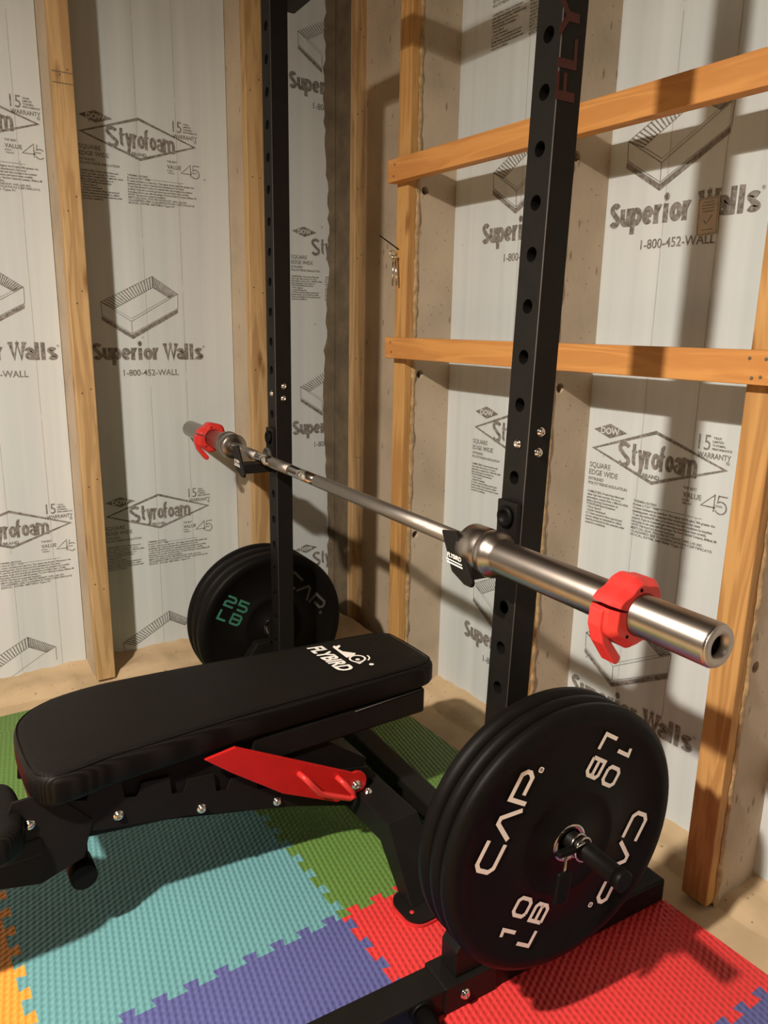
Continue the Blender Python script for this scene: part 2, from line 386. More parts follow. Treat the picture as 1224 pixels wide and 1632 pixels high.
# heavy hand-drawn lettering for the two big wordmarks (x-height 1)
def ell(cx, cy, rx, ry, a0, a1, n=12):
    return [(cx + rx * math.cos(math.radians(a0 + (a1 - a0) * k / n)), cy + ry * math.sin(math.radians(a0 + (a1 - a0) * k / n))) for k in range(n + 1)]
def glyph(ch, w, serif):
    """returns (advance width, [(points, closed, width factor)]); w = half the usual bowl width"""
    S = []; A = 1.38; k = .5 - w * .0
    W2 = w * 2
    def slab(x, y, l=.20, r=.20):
        if serif: S.append(([(x - l, y), (x + r, y)], False, .55))
    h = .16   # half of the stroke, keeps outlines between 0 and 1
    if ch == 'o': S.append((ell(w, .5, w, .5 - h, 0, 345, 20), True, 1)); return W2, S
    if ch == 'p':
        S += [([(0, 1), (0, -.42)], False, 1), (ell(w, .5, w, .5 - h, 150, -150, 16), False, 1)]; slab(0, .92, .24, 0); slab(0, -.36, .24, .24); return W2, S
    if ch == 'u':
        S += [([(0, 1), (0, .42)] + ell(w * .9, .42, w * .9, .42 - h, 180, 330, 8), False, 1), ([(W2 * .9, 1), (W2 * .9, 0)], False, 1)]; slab(0, .92, .24, 0); slab(W2 * .9, .92, .22, 0); slab(W2 * .9, .08, 0, .24); return W2 * .9, S
    if ch == 'e':
        S += [(ell(w, .5, w, .5 - h, 0, 315, 18), False, 1), ([(0, .47), (W2, .47)], False, .55)]; return W2, S
    if ch == 'r':
        S += [([(0, 1), (0, 0)], False, 1), ([(0, .60)] + ell(w * .9, .52, w * .8, .5 - h, 150, 65, 6), False, 1)]; slab(0, .92, .24, 0); slab(0, .08, .24, .26); return w * 1.25, S
    if ch == 'i':
        S += [([(0, 1), (0, 0)], False, 1), (ell(0, 1.36, .10, .10, 0, 330, 10), True, .7)]; slab(0, .92, .22, 0); slab(0, .08, .22, .22); return .16, S
    if ch == 'l':
        S += [([(0, A), (0, 0)], False, 1)]; slab(0, A - .08, .22, 0); slab(0, .08, .22, .22); return .20, S
    if ch == 'a':
        S += [(ell(w * .9, .31, w * .9, .31 - h * .8, 20, 340, 14), True, .72), ([(W2 * .92, 0), (W2 * .92, .62)] + ell(w * .95, .62, w * .9, .38 - h, 0, 165, 9), False, 1)]; slab(W2 * .92, .08, 0, .24); return W2 * .92, S
    if ch in 'sS':
        t = 1.0 if ch == 's' else A; hh = h
        S += [(ell(w, t * .74, w * .95, t * .26 - hh * .9, 20, 215, 9) + ell(w, t * .27, w, t * .27 - hh * .9, 65, -160, 10), False, 1)]; return W2, S
    if ch == 'W':
        S += [([(0, A), (w * 1.15, .12), (w * 2.2, A * .95), (w * 3.25, .12), (w * 4.4, A)], False, .9)]
        if serif: slab(0, A - .08, .24, .3); slab(w * 2.2, A - .08, .2, .2); slab(w * 4.4, A - .08, .3, .24)
        return w * 4.4 - .30, S
    if ch == 't': S += [([(0, 1.30), (0, .38)] + ell(.24, .36, .24, .36 - h, 180, 285, 5), False, 1), ([(-.30, .86), (.46, .86)], False, .62)]; return .38, S
    if ch == 'f': S += [([(0, 0), (0, 1.05)] + ell(.27, 1.08, .27, .30 - h * .3, 180, 75, 5), False, 1), ([(-.30, .86), (.44, .86)], False, .62)]; return .34, S
    if ch == 'y': S += [([(0, 1), (w, .05)], False, 1), ([(W2, 1), (w * .75, -.32), (-.02, -.34)], False, 1)]; return W2, S
    if ch == 'm':
        q = w * 2.15
        S += [([(0, 1), (0, 0)], False, 1), ([(0, .60)] + ell(q / 2, .60, q / 2, .40 - h, 170, 0, 8) + [(q, 0)], False, 1), ([(q, .60)] + ell(q * 1.5, .60, q / 2, .40 - h, 170, 0, 8) + [(2 * q, 0)], False, 1)]; return 2 * q, S
    return .3, S
def wordmark(mb, txt, x, y, xh, width, w, sw, gap, serif):
    """xh x-height, sw stroke width relative to the x-height, width total"""
    pos = 0; items = []; zc = .00002
    for ch in txt:
        if ch == ' ': pos += .42; continue
        adv, S = glyph(ch, w, serif); items.append((pos, S)); pos += adv + gap
    pos -= gap
    kx = (width - sw * xh * .9) / pos; ky = xh
    for p0, S in items:
        for pts, closed, f in S:
            # stroke in a uniform space so the weight stays even
            zc += .00001
            stroke(mb, [(x + sw * xh * .45 + (p0 + q[0]) * kx, y + q[1] * ky) for q in pts], sw * xh * f, z=zc, closed=closed)

def holed_face(mb, w, segs, hole, T, seg=14, depth=0.02, hx=None):
    """Strip of width w along +v; segs = list of (v0, v1, hole_centre or None); T maps (u, v, d) to a point. hx: hole centre u."""
    hx = w / 2 if hx is None else hx
    for v0, v1, hc in segs:
        if hc is None:
            mb.add([T(0, v0, 0), T(w, v0, 0), T(w, v1, 0), T(0, v1, 0)], [(0, 1, 2, 3)]); continue
        circ = []; rect = []
        for k in range(seg):
            a = 2 * PI * (k + 0.5) / seg; c, s_ = math.cos(a), math.sin(a)
            circ.append((hx + hole * c, hc + hole * s_))
            tx = ((w - hx) / c) if c > 0 else (-hx / c if c < 0 else 1e9)
            ty = ((v1 - hc) / s_) if s_ > 0 else ((v0 - hc) / s_ if s_ < 0 else 1e9)
            t = min(tx, ty); rect.append((hx + t * c, hc + t * s_))
        vs = [T(u, v, 0) for u, v in rect] + [T(u, v, 0) for u, v in circ] + [T(u, v, depth) for u, v in circ]
        fs = []
        for k in range(seg):
            k2 = (k + 1) % seg
            fs.append((k, k2, seg + k2, seg + k)); fs.append((seg + k, seg + k2, 2 * seg + k2, 2 * seg + k))
        fs.append(tuple(2 * seg + k for k in range(seg)))
        # corner fillers
        for cx, cy in ((0, v0), (w, v0), (w, v1), (0, v1)):
            ang = math.atan2(cy - hc, cx - hx) % (2 * PI)
            k = int((ang / (2 * PI) * seg) - 0.5) % seg; k2 = (k + 1) % seg
            o = len(vs); vs.append(T(cx, cy, 0)); fs.append((k, o, k2))
        mb.add(vs, fs)

# ------------------------------------------------------------------ structure
YF, YI, XF, XI = 2.62, 2.79, 1.41, 1.59
TOP = 2.46
XC = 1.655
SZ = -0.012
b = MB(); b.box((-3.2, -3.4, -0.10), (1.75, 2.95, SZ)); tag(b.build('floor', M_slab), kind='structure')
b = MB(); b.box((-3.2, -3.4, TOP), (1.9, 3.05, TOP + 0.05))
cl = tag(b.build('ceiling', M_ceil), kind='structure')
b = MB(); b.box((-3.3, -3.4, SZ), (-3.2, 3.0, TOP)); tag(b.build('wall_west', M_plainwall), kind='structure')
b = MB(); b.box((-3.3, -3.5, SZ), (1.9, -3.4, TOP)); tag(b.build('wall_south', M_plainwall), kind='structure')

WL = tag(empty('wall_left', (0, YI, 0)), kind='structure')
WR = tag(empty('wall_right', (XI, 0, 0)), kind='structure')
def under(o, par):
    o.parent = par; o.matrix_parent_inverse = Matrix.Translation(par.location).inverted(); return o

# --- print artwork -----------------------------------------------------------
def art_styro(mb, kb):
    dia = [(0, 0), (.197, .068), (.397, 0), (.197, -.068)]
    stroke(mb, [(p[0] * .965 + .0065, p[1] * .93) for p in dia], .0085, closed=True)
    fillpoly(mb, [(.002, .050), (.055, .069), (.110, .050), (.056, .031)])
    put_text(kb, 'DOW', .026, .0425, .0155, .060, .03, z=.0004)
    wordmark(mb, 'S', .086, -.038, .050, .040, .42, .22, .3, False); wordmark(mb, 'tyrofoam', .132, -.031, .045, .186, .34, .215, .40, False)
    put_text(mb, 'BRAND', .168, -.0525, .0100, .050, .02, z=.0004)
    put_text(mb, 'SQUARE', -.003, -.052, .014, .070, .012); put_text(mb, 'EDGE WIDE', -.003, -.072, .014, .096, .012)
    put_text(mb, 'EXTRUDED', -.003, -.0865, .0075, .050, .02); put_text(mb, 'POLYSTYRENE INSULATION', -.003, -.0985, .0075, .128, .02)
    put_text(mb, '15', .314, .040, .036, .031, .0); put_text(mb, 'WARRANTY', .314, .022, .0125, .086, .02)
    for i, wd in enumerate((.022, .028, .034, .050)):
        put_text(mb, ('YEAR', 'LIMITED', 'THERMAL', 'PERFORMANCE')[i], .350, .067 - i * .0085, .0052, wd, .02)
    put_text(mb, 'THE BEST', .288, -.060, .0062, .036, .02); put_text(mb, 'VALUE', .288, -.080, .0125, .050, .02)
    put_text(mb, 'FOR', .288, -.0885, .0045, .020, .02); put_text(mb, 'YEARS', .288, -.0965, .0045, .026, .02)
    stroke(mb, [(.372, -.100), (.372, -.060), (.338, -.090), (.376, -.090)], .0032)
    stroke(mb, [(.404, -.061), (.382, -.061), (.380, -.077)] + arc(.389, -.088, .0145, 125, -150, 10), .0032)
    put_text(mb, 'YEARS', .374, -.087, .0045, .019, .02)
    put_text(mb, '\u00ae', .389, .012, .009, .009, .0)
    c1 = ['COMBUSTIBLE. Protect from flame and', 'other high heat sources. For more', 'information, contact Dow 1-800-441-4369.', 'Before Burning Construction or', 'STYROFOAM Brand Insulation:',
          '\u2022 Place Speed', '\u2022 Smoke Developed', '(1) These numerical flame spread and', 'smoke ratings not intended to reflect', 'hazards presented by this material under', 'actual fire conditions.']
    wds = [.122, .112, .138, .106, .098, .050, .066, .122, .122, .132, .070]
    for i, (t, wd) in enumerate(zip(c1, wds)):
        put_text(mb, t, -.003, -.121 - i * .0086, .0058, wd, .025)
    c2 = [('THERMAL RATING', .070), ('R-value is 7.5/1" Thick', .078), ('R means resistance to heat flow. The higher the R-value, the greater the', .232), ('insulating power. Ask for important facts manufacturer\'s fact sheet.', .196),
          ('To get the marked R-value, it is essential that this insulation be installed', .226), ('properly. If you do it yourself, get instructions and follow them carefully.', .214), ('Instructions do not come with this package. The Dow Chemical Company, Midland, MI', .240),
          ('NOTE: This board is a thermal insulation.', .130), ('MEETS CAL. QUAL. STDS. FIRE RETARDANT, UND. LAB. INC.', .206), ('CLASSIFIED SEE CLASSIFICATION CERTIFICATE', .232), ('BOCA, ASTM, METERS Type IV', .160)]
    for i, (t, wd) in enumerate(c2):
        put_text(mb, t, .149, -.119 - i * .0088, .0058, wd, .025)
    stroke(mb, [(.215, -.1235), (.345, -.1235)], .0012); stroke(mb, [(.330, -.1235), (.330, -.132), (.342, -.132)], .001)
def art_walls(mb, kb):
    wordmark(mb, 'Superior Walls', -.004, 0, .0415, .397, .36, .325, .50, True)
    put_text(mb, '\u00ae', .392, .042, .008, .008)
    put_text(mb, '1-800-452-WALL', .097, -.056, .0215, .200, .012)
    Lp, Bp, Rp, Tp = (.034, .196), (.135, .133), (.306, .232), (.216, .289)
    w = .0017
    stroke(mb, [Lp, Bp, Rp, Tp], w, closed=True)
    Lb, Bb, Rb = (.036, .152), (.136, .091), (.305, .182)
    stroke(mb, [Lp, Lb, Bb, Rb, Rp], w); stroke(mb, [Bp, Bb], w)
    il, it, ir = (.079, .175), (.216, .251), (.276, .217)
    stroke(mb, [il, it, ir], w * .8)
    stroke(mb, [(.050, .193), (.135, .142), (.288, .229)], w * .6)
    def lerp(a, c, t): return (a[0] + (c[0] - a[0]) * t, a[1] + (c[1] - a[1]) * t)
    for k in range(19):
        t = k / 18.0; a = lerp(Lp, Tp, t); c = lerp(il, it, t); stroke(mb, [a, c], .0036)
    for k in range(15):
        t = (k + .5) / 15.0; a = lerp(Tp, Rp, t); c = lerp(it, ir, t); stroke(mb, [a, c], .0030)
    fillpoly(mb, [(.034, .149), (.136, .087), (.136, .072), (.034, .136)])
    fillpoly(mb, [(.136, .087), (.304, .179), (.304, .166), (.136, .072)])
def seam_art(mb, z0, z1, us):
    for u in us:
        z = z0
        while z < z1:
            l = random.uniform(.25, .7); e = min(z1, z + l)
            stroke(mb, [(u + random.uniform(-.0006, .0006), z), (u, e)], .0016); z = e + random.uniform(.0, .03)

def ink_objects(parent, T, zs, zw, width, seams):
    """one printed panel: zs heights of Styrofoam blocks, zw heights of Superior Walls baselines; T panel->world"""
    ink = MB(); kn = MB(); sl = MB()
    for z in zs:
        m1 = MB(); k1 = MB(); art_styro(m1, k1)
        ink.add([(p[0], p[1] + z, p[2]) for p in m1.v], m1.f); kn.add([(p[0], p[1] + z, p[2]) for p in k1.v], k1.f)
    for z in zw:
        m1 = MB(); k1 = MB(); art_walls(m1, k1); ink.add([(p[0], p[1] + z, p[2]) for p in m1.v], m1.f)
    seam_art(sl, .02, TOP - .02, seams)
    def clip(mb):   # keep faces whose corners lie on the visible panel
        lo, hi = width
        keep = [f for f in mb.f if all(lo <= mb.v[i][0] <= hi and .0 <= mb.v[i][1] <= TOP for i in f)]
        mb.f = keep; mb.sm = [False] * len(keep)
    for mb, nm, mt, d in ((sl, 'score_line', M_inkline, .0006), (ink, 'print', M_ink, .0010), (kn, 'print_letters', M_knock, .0014)):
        clip(mb)
        if not mb.f: continue
        used = sorted({i for f in mb.f for i in f}); mp = {i: k for k, i in enumerate(used)}
        o2 = MB(); o2.v = [T(mb.v[i][0], mb.v[i][1], d + mb.v[i][2]) for i in used]; o2.f = [tuple(mp[i] for i in f) for f in mb.f]; o2.sm = [False] * len(o2.f)
        under(o2.build(nm, mt), parent)

def nail_dots(mb, pts, nrm, r=.004):
    for p in pts:
        p = Vector(p); mb.lathe([(0, r), (.0012, r * .8), (.0014, .0001)], p, nrm, 10)

# --- left wall ----------------------------------------------------------------
def raise_edge(n, lo, hi, amp):   # ragged polyline
    return [(lo + (hi - lo) * k / n, random.uniform(-amp, amp)) for k in range(n + 1)]
studL = [(-.06, -.003), (.550, .612), (1.168, 1.232), (1.606, 1.655)]
for i, (x0, x1) in enumerate(studL):
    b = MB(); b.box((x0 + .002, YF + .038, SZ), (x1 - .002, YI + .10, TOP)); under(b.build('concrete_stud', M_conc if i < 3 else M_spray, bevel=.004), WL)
    b = MB(); b.box((x0, YF, .0), (x1, YF + .038, TOP))
    nl = under(b.build('wood_nailer', M_nailL, bevel=.003), WL)
    b = MB()
    zz = .35
    while zz < TOP:
        b.add(*text_poly('', .01)) if False else None
        for q in (.3, .7): nail_dots(b, [(x0 + (x1 - x0) * (q + random.uniform(-.1, .1)), YF, zz + random.uniform(-.03, .03))], (0, -1, 0), .0028)
        zz += random.uniform(.25, .45)
    if i == 1:   # two saw cuts across the board
        for zc in (1.965, 1.935): b.box((x0 + .001, YF - .0009, zc - .0012), (x1 - .001, YF + .002, zc + .0012))
    under(b.build('nail_mark', M_spray), WL)
panelL = [(-.003, .550), (.612, 1.168), (1.232, 1.606)]
uoff = [0.143, .655, 1.423]
zs_off = [(1.848, .548), (1.848, .553), (1.553, .262)]
zw_off = [(1.118, -.14), (1.116, -.142), (2.105, .808)]
for i, (x0, x1) in enumerate(panelL):
    b = MB(); b.box((x0 - .0, YI, SZ), (x1 + .0, YI + .06, TOP))
    pn = under(b.build('insulation_panel', M_foamL), WL)
    u0 = uoff[i]
    T = lambda u, v, d, u0=u0: (u0 + u, YI - d, v)
    ink_objects(pn, T, zs_off[i], zw_off[i], (x0 - u0 + .002, x1 - u0 - .004), (.19, .325))
b = MB(); b.box((-3.2, YI + .06, SZ), (1.9, YI + .16, TOP)); under(b.build('concrete_backing', M_conc), WL)
b = MB(); b.box((-3.2, YI - .02, SZ), (-.06, YI + .06, TOP)); under(b.build('insulation_panel', M_foamL), WL)
# ragged brown foam edge beside the corner stud
b = MB(); n = 90; pts = []
for k in range(n + 1):
    z = .02 + (TOP - .04) * k / n
    pts.append((1.578 + .010 * math.sin(z * 5.1) + random.uniform(-.006, .006) + (-.006 if .75 < z < 1.15 else 0), z))
for k in range(n):
    (xa, za), (xb, zb) = pts[k], pts[k + 1]
    b.hexa([(xa, YI - .006, za), (1.606, YI - .02, za), (1.606, YI, za), (xa, YI, za), (xb, YI - .006, zb), (1.606, YI - .02, zb), (1.606, YI, zb), (xb, YI, zb)])
under(b.build('foam_bead', M_spray), WL)

# --- right wall ---------------------------------------------------------------
HZ = (.566, 1.10, 1.65, 2.2)
def holed_stud(y0, y1, parent):
    b = MB(); xa, xb = XF + .038, XI + .12; w = XI + .01 - xa
    segs = []; z = SZ
    for h in HZ:
        segs.append((z, h - .05, None)); segs.append((h - .05, h + .05, h)); z = h + .05
    segs.append((z, TOP, None))
    holed_face(b, w, segs, .013, lambda u, v, d: (xa + u, y0 + d, v), depth=.045, hx=.022)
    b.add([(xa, y0, SZ), (xa, y1, SZ), (xa, y1, TOP), (xa, y0, TOP)], [(0, 1, 2, 3)])
    b.add([(xa, y1, SZ), (xb, y1, SZ), (xb, y1, TOP), (xa, y1, TOP)], [(0, 1, 2, 3)])
    b.add([(xb, y1, SZ), (xb, y0, SZ), (xb, y0, TOP), (xb, y1, TOP)], [(0, 1, 2, 3)])
    b.add([(xa + w, y0, SZ), (xb, y0, SZ), (xb, y0, TOP), (xa + w, y0, TOP)], [(0, 1, 2, 3)])
    b.add([(xa, y0, TOP), (xb, y0, TOP), (xb, y1, TOP), (xa, y1, TOP)], [(0, 1, 2, 3)])
    return under(b.build('concrete_stud', M_conc), parent)
studR = [(1.990, 2.055), (1.383, 1.447), (.780, .846), (.170, .235), (-.44, -.375)]
for i, (y0, y1) in enumerate(studR):
    holed_stud(y0, y1, WR)
    b = MB(); b.box((XF, y0 + .002, .0), (XF + .040, y1 - .001, TOP)); under(b.build('wood_nailer', M_nailR, bevel=.003), WR)
    b = MB(); n = 170
    prev = None
    for k in range(n + 1):   # lumpy adhesive line between board and concrete
        z = SZ + (TOP - SZ) * k / n
        h = .0012 + .0045 * max(0, math.sin(z * 47 + i) * math.sin(z * 19 + 2 * i)) + random.uniform(0, .002); wd = .007 + random.uniform(-.002, .004)
        c = XF + .036
        ring = [(c - wd, y0 + .001, z), (c - wd * .5, y0 - h, z), (c + wd * .6, y0 - h * .8, z), (c + wd, y0 + .001, z)]
        if prev:
            b.add(prev + ring, [(0, 1, 5, 4), (1, 2, 6, 5), (2, 3, 7, 6)], True)
        prev = ring
    under(b.build('adhesive_bead', M_glue), WR)
panelR = [(1.447, 1.990, 1.850), (.846, 1.383, 1.365), (.235, .780, .752), (-.375, .170, .150)]
for y0, y1, ul in panelR:
    b = MB(); b.box((XI, y0, SZ), (XI + .06, y1, TOP))
    pn = under(b.build('insulation_panel', M_foamR), WR)
    T = lambda u, v, d, ul=ul: (XI - d, ul - u, v)
    ink_objects(pn, T, (.941, 2.226), (1.494, .226), (ul - y1 + .003, ul - y0 - .003), (.155, .30))
b = MB(); b.box((XI + .06, -3.4, SZ), (XI + .16, 3.05, TOP)); under(b.build('concrete_backing', M_conc), WR)
b = MB(); b.box((XI - .02, -3.4, SZ), (XI + .06, -.44, TOP)); under(b.build('insulation_panel', M_foamR), WR)
# corner column with bolt holes
b = MB(); segs = []; z = SZ
for h in (.58, 1.10, 1.716, 2.33):
    segs.append((z, h - .05, None)); segs.append((h - .05, h + .05, h)); z = h + .05
segs.append((z, TOP, None))
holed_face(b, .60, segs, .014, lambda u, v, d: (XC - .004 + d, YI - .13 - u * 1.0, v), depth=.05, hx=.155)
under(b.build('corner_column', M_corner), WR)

# --- rough footing ledges -----------------------------------------------------
def ledge(name, x0, x1, y0, y1, hfun, parent):
    nx = max(2, int((x1 - x0) / .022)); ny = max(2, int((y1 - y0) / .022)); b = MB()
    vs = [(x0 + (x1 - x0) * i / nx, y0 + (y1 - y0) * j / ny, hfun(x0 + (x1 - x0) * i / nx, y0 + (y1 - y0) * j / ny)) for j in range(ny + 1) for i in range(nx + 1)]
    fs = [(j * (nx + 1) + i, j * (nx + 1) + i + 1, (j + 1) * (nx + 1) + i + 1, (j + 1) * (nx + 1) + i) for j in range(ny) for i in range(nx)]
    b.add(vs, fs, True)
    return under(b.build(name, M_ledge), parent)
from mathutils import noise
def nz(x, y, s): return noise.noise(Vector((x * s, y * s, 1.7)))
def hl(x, y):
    t = (y - 2.60 - .02 * nz(x, 0, 6)) / .05; t = max(0, min(1, t)); t = t * t * (3 - 2 * t)
    return SZ - .004 + t * (.024 + .014 * nz(x, y, 9) + .009 * nz(x, y, 30)) + .010 * max(0, (y - 2.73) / .06)
ledge('rough_ledge', -3.1, 1.66, 2.56, YI + .01, hl, WL)
def hr(x, y):
    t = (x - 1.455 - .018 * nz(0, y, 7)) / .035; t = max(0, min(1, t)); t = t * t * (3 - 2 * t)
    return SZ - .004 + t * (.024 + .014 * nz(x, y, 9) + .010 * nz(x, y, 30)) + .010 * max(0, (x - 1.555) / .035)
ledge('rough_ledge', 1.42, XI + .01, -3.3, 2.79, hr, WR)

# ------------------------------------------------------------------ wooden rails on the right wall
def rail(zc, lab, z1off):
    root = tag(empty('wooden_rail', (XF, 1.1, zc)), lab, 'board')
    b = MB(); b.box((-.036, -.95, -.032), (-.0005, .953, .032)); b.build('board', M_rail, root, bevel=.002)
    for yy in (1.40, 1.43, .82, .795, 2.02):
        for dz in (-.016, .018):
            b = MB(); nail_dots(b, [(-.036, yy - 1.1 + random.uniform(-.006, .006), dz + random.uniform(-.004, .004))], (-1, 0, 0), .0036)
            b.build('nail_head', M_spray, root)
    return root
rail(1.701, 'upper orange wooden rail nailed across the right wall studs', 0)
rail(1.182, 'lower orange wooden rail nailed across the right wall studs', 0)

# paper tag on the insulation of the right wall
pt = tag(empty('paper_tag', (XI, 1.0915, 1.4955)), 'small tan paper tag with a check mark covering part of the wall lettering', 'tag')
pt.rotation_euler = (math.radians(-2), 0, 0)
b = MB(); b.box((-.0030, -.0265, -.040), (-.0016, .0265, .040)); b.build('card', M_paper, pt)
Tt = Matrix(((0, 0, -1, -.0033), (-1, 0, 0, 0), (0, 1, 0, 0), (0, 0, 0, 1)))
b = MB(); stroke(b, [(-.023, -.037), (.023, -.037), (.023, .037), (-.023, .037)], .0015, closed=True, mat=Tt)
for k, (xx, ww) in enumerate(((-.013, .026), (-.016, .032), (-.016, .030), (-.015, .030))): stroke(b, [(xx, .030 - k * .0065), (xx + ww, .030 - k * .0065)], .0022, mat=Tt)
stroke(b, [(-.009, -.008), (-.003, -.016), (.011, .002)], .0030, mat=Tt); stroke(b, [(-.014, -.028), (.016, -.028)], .0018, mat=Tt)
b.build('printing', M_ink, pt)

# pins hanging from a nail
pn = tag(empty('hanging_pins', (XF, 2.034, 1.484)), 'pair of shiny metal pins hanging from a nail on the corner stud', 'pin')
b = MB(); b.cyl((.004, .002, -.006), (-.050, .018, .028), .0017, 8); b.build('nail', M_blackm, pn)
b = MB(); b.lathe([(0, .0001)] + [(0.0055 - .0055 * math.cos(a), .0055 * math.sin(a)) for a in [PI * k / 8 for k in range(1, 8)]] + [(.011, .0001)], (-.016, .006, -.018), (0, 0, -1), 12)
b.tube([(-.016 + .009 * math.cos(a), .006, -.016 + .009 * math.sin(a)) for a in [2 * PI * k / 14 for k in range(15)]], .0014, 6); b.build('ring', M_brass, pn)
for dy, tip in ((.006, .010), (-.004, -.010)):
    b = MB(); b.cyl((-.014, dy, -.026), (-.012, tip, -.094), .0030, 10); b.cyl((-.014, dy, -.020), (-.014, dy, -.027), .0045, 10); b.build('pin', M_bright, pn)
pn.scale = (1.2, 1.2, 1.2)

# ------------------------------------------------------------------ foam mats
TX0, TY0, TS, TT = .100, 1.190, .611, .012
NT = 10
def seam(horizontal, c, a0, flip=1):
    """dovetail polyline along an edge starting at a0, constant coordinate c"""
    out = []; per = TS / NT
    for k in range(NT):
        s = a0 + k * per; d = .019 * flip
        for q, off in ((0.0, 0), (.43, 0), (.345, d), (.865, d), (.78, 0)):
            out.append((s + q * per, c + off) if horizontal else (c + off, s + q * per))
    out.append((a0 + TS, c) if horizontal else (c, a0 + TS))
    return out
def tile(ix, iy, col, lab, xmax=None, ymax=None):
    x0 = TX0 + ix * TS; y0 = TY0 + iy * TS; x1 = x0 + TS; y1 = y0 + TS
    bot = seam(True, y0, x0); top = seam(True, y1, x0)
    lef = seam(False, x0, y0); rig = seam(False, x1, y0)
    if xmax is not None: rig = [(xmax, y0), (xmax, y1)]; bot = [p for p in bot if p[0] < x1 - .001] + [(xmax, y0)]; top = [p for p in top if p[0] < x1 - .001] + [(xmax, y1)]
    if ymax is not None: top = [(x0, ymax), (xmax or x1, ymax)]; lef = lef[:-1] + [(x0, ymax)]; rig = [p for p in rig if p[1] < y1 - .001] + [(xmax or x1, ymax)]
    loop = bot[:-1] + rig[:-1] + top[::-1][:-1] + lef[::-1][:-1]
    # drop near duplicates
    pts = []
    for p in loop:
        if not pts or (abs(p[0] - pts[-1][0]) + abs(p[1] - pts[-1][1])) > 1e-5: pts.append(p)
    cx, cy = (x0 + x1) / 2, (y0 + y1) / 2
    b = MB(); b.prism([(p[0] - cx, p[1] - cy) for p in pts], 0, TT)
    o = b.build('foam_mat_tile', M_mat[col], loc=(cx, cy, SZ + .0001))
    tag(o, lab, 'mat', 'puzzle foam mat tiles')
XM = 1.352; YM = 2.525
tile(0, 0, 'teal', 'teal puzzle foam mat tile in front of the weight bench')
tile(1, 0, 'green', 'green puzzle foam mat tile under the head end of the bench', xmax=XM)
tile(0, -1, 'purple', 'purple puzzle foam mat tile at the bottom, beside the red tile')
tile(1, -1, 'red', 'red puzzle foam mat tile under the near stack of weight plates', xmax=XM)
tile(-1, 0, 'orange', 'orange puzzle foam mat tile at the left edge beside the teal tile')
tile(0, 1, 'green', 'green puzzle foam mat tile by the left wall behind the bench', ymax=None)
tile(1, 1, 'green', 'green puzzle foam mat tile in the wall corner below the far weight plates', xmax=XM)
tile(-1, -1, 'green', 'green puzzle foam mat tile at the lower left below the orange tile')
tile(-1, 1, 'red', 'red puzzle foam mat tile by the left wall beyond the orange tile')
tile(1, -2, 'purple', 'purple puzzle foam mat tile at the lower right corner', xmax=XM)
tile(0, -2, 'orange', 'orange puzzle foam mat tile in front of the purple tile')
b = MB()
tp = seam(True, TY0 + 2 * TS, TX0 - TS)[:-1] + seam(True, TY0 + 2 * TS, TX0)[:-1] + [p for p in seam(True, TY0 + 2 * TS, TX0 + TS) if p[0] < XM] + [(XM, TY0 + 2 * TS)]
b.prism([(p[0], p[1]) for p in tp] + [(XM, YM), (TX0 - TS, YM)], 0, TT)
tag(b.build('foam_mat_border', M_mat['green'], loc=(0, 0, SZ + .0001)), 'green foam mat border strip along the left wall', 'mat')

# ------------------------------------------------------------------ squat rack
YAW = -.060
W0 = Vector((.909, .945, 0))
def RL(x, y, z=0):   # rack local -> world
    c, s = math.cos(-YAW), math.sin(-YAW)
    return Vector((W0.x + x * c + y * s, W0.y - x * s + y * c, z))
rack = tag(empty('squat_rack', W0, YAW), 'black steel squat rack with two holed uprights in the wall corner', 'rack')
UW = .060; UX = .050
def upright(y0, x_off, tilt, near):
    b = MB(); z0, z1 = .0, 2.14
    hol = [.175, .255, .335, .415, .50, .58, .661, .742, .825, .905, .986, 1.115, 1.197, 1.281, 1.365, 1.446, 1.528, 1.612, 1.695, 1.778, 1.86, 1.94, 2.02]
    X = lambda z: x_off + tilt * z
    segs = []; z = z0
    for h in hol:
        if h - .033 > z: segs.append((z, h - .033, None))
        segs.append((max(z, h - .033), h + .033, h)); z = h + .033
    segs.append((z, z1, None))
    holed_face(b, UW, segs, .0125, lambda u, v, d: (X(v) + d, y0 + u, v), depth=.03)
    def q(pts): b.add(pts, [(0, 1, 2, 3)])
    A = lambda dx, dy, zz: (X(zz) + dx, y0 + dy, zz)
    q([A(0, 0, z0), A(UX, 0, z0), A(UX, 0, z1), A(0, 0, z1)]); q([A(0, UW, z0), A(UX, UW, z0), A(UX, UW, z1), A(0, UW, z1)])
    q([A(UX, 0, z0), A(UX, UW, z0), A(UX, UW, z1), A(UX, 0, z1)]); q([A(0, 0, z1), A(UX, 0, z1), A(UX, UW, z1), A(0, UW, z1)])
    o = b.build('upright', M_black, rack)
    # thin grey line down the front near corner
    e = MB(); e.tube([A(.0007, .0007, z0), A(.0007, .0007, z1)], .0013, 6); e.build('corner_line', M_grey if near else M_grey, o)
    bl = MB()
    def bolt(p, nrm):
        bl = MB(); bl.lathe([(0, .0085), (.002, .0085), (.0022, .0070), (.0055, .0066), (.0066, .0045), (.0066, .0034), (.0040, .0030), (.0040, .0001)], p, nrm, 14); bl.build('bolt', M_bright, o)
    bolt(A(.0, .026, 1.047), (-1, 0, 0)); bolt(A(.026, .0, 1.070), (0, -1, 0)); bolt(A(.024, .0, 1.034), (0, -1, 0))
    return o
UY2 = 1.100
un = upright(0, 0, .024, True); uf = upright(UY2, .010, 0.0, False)
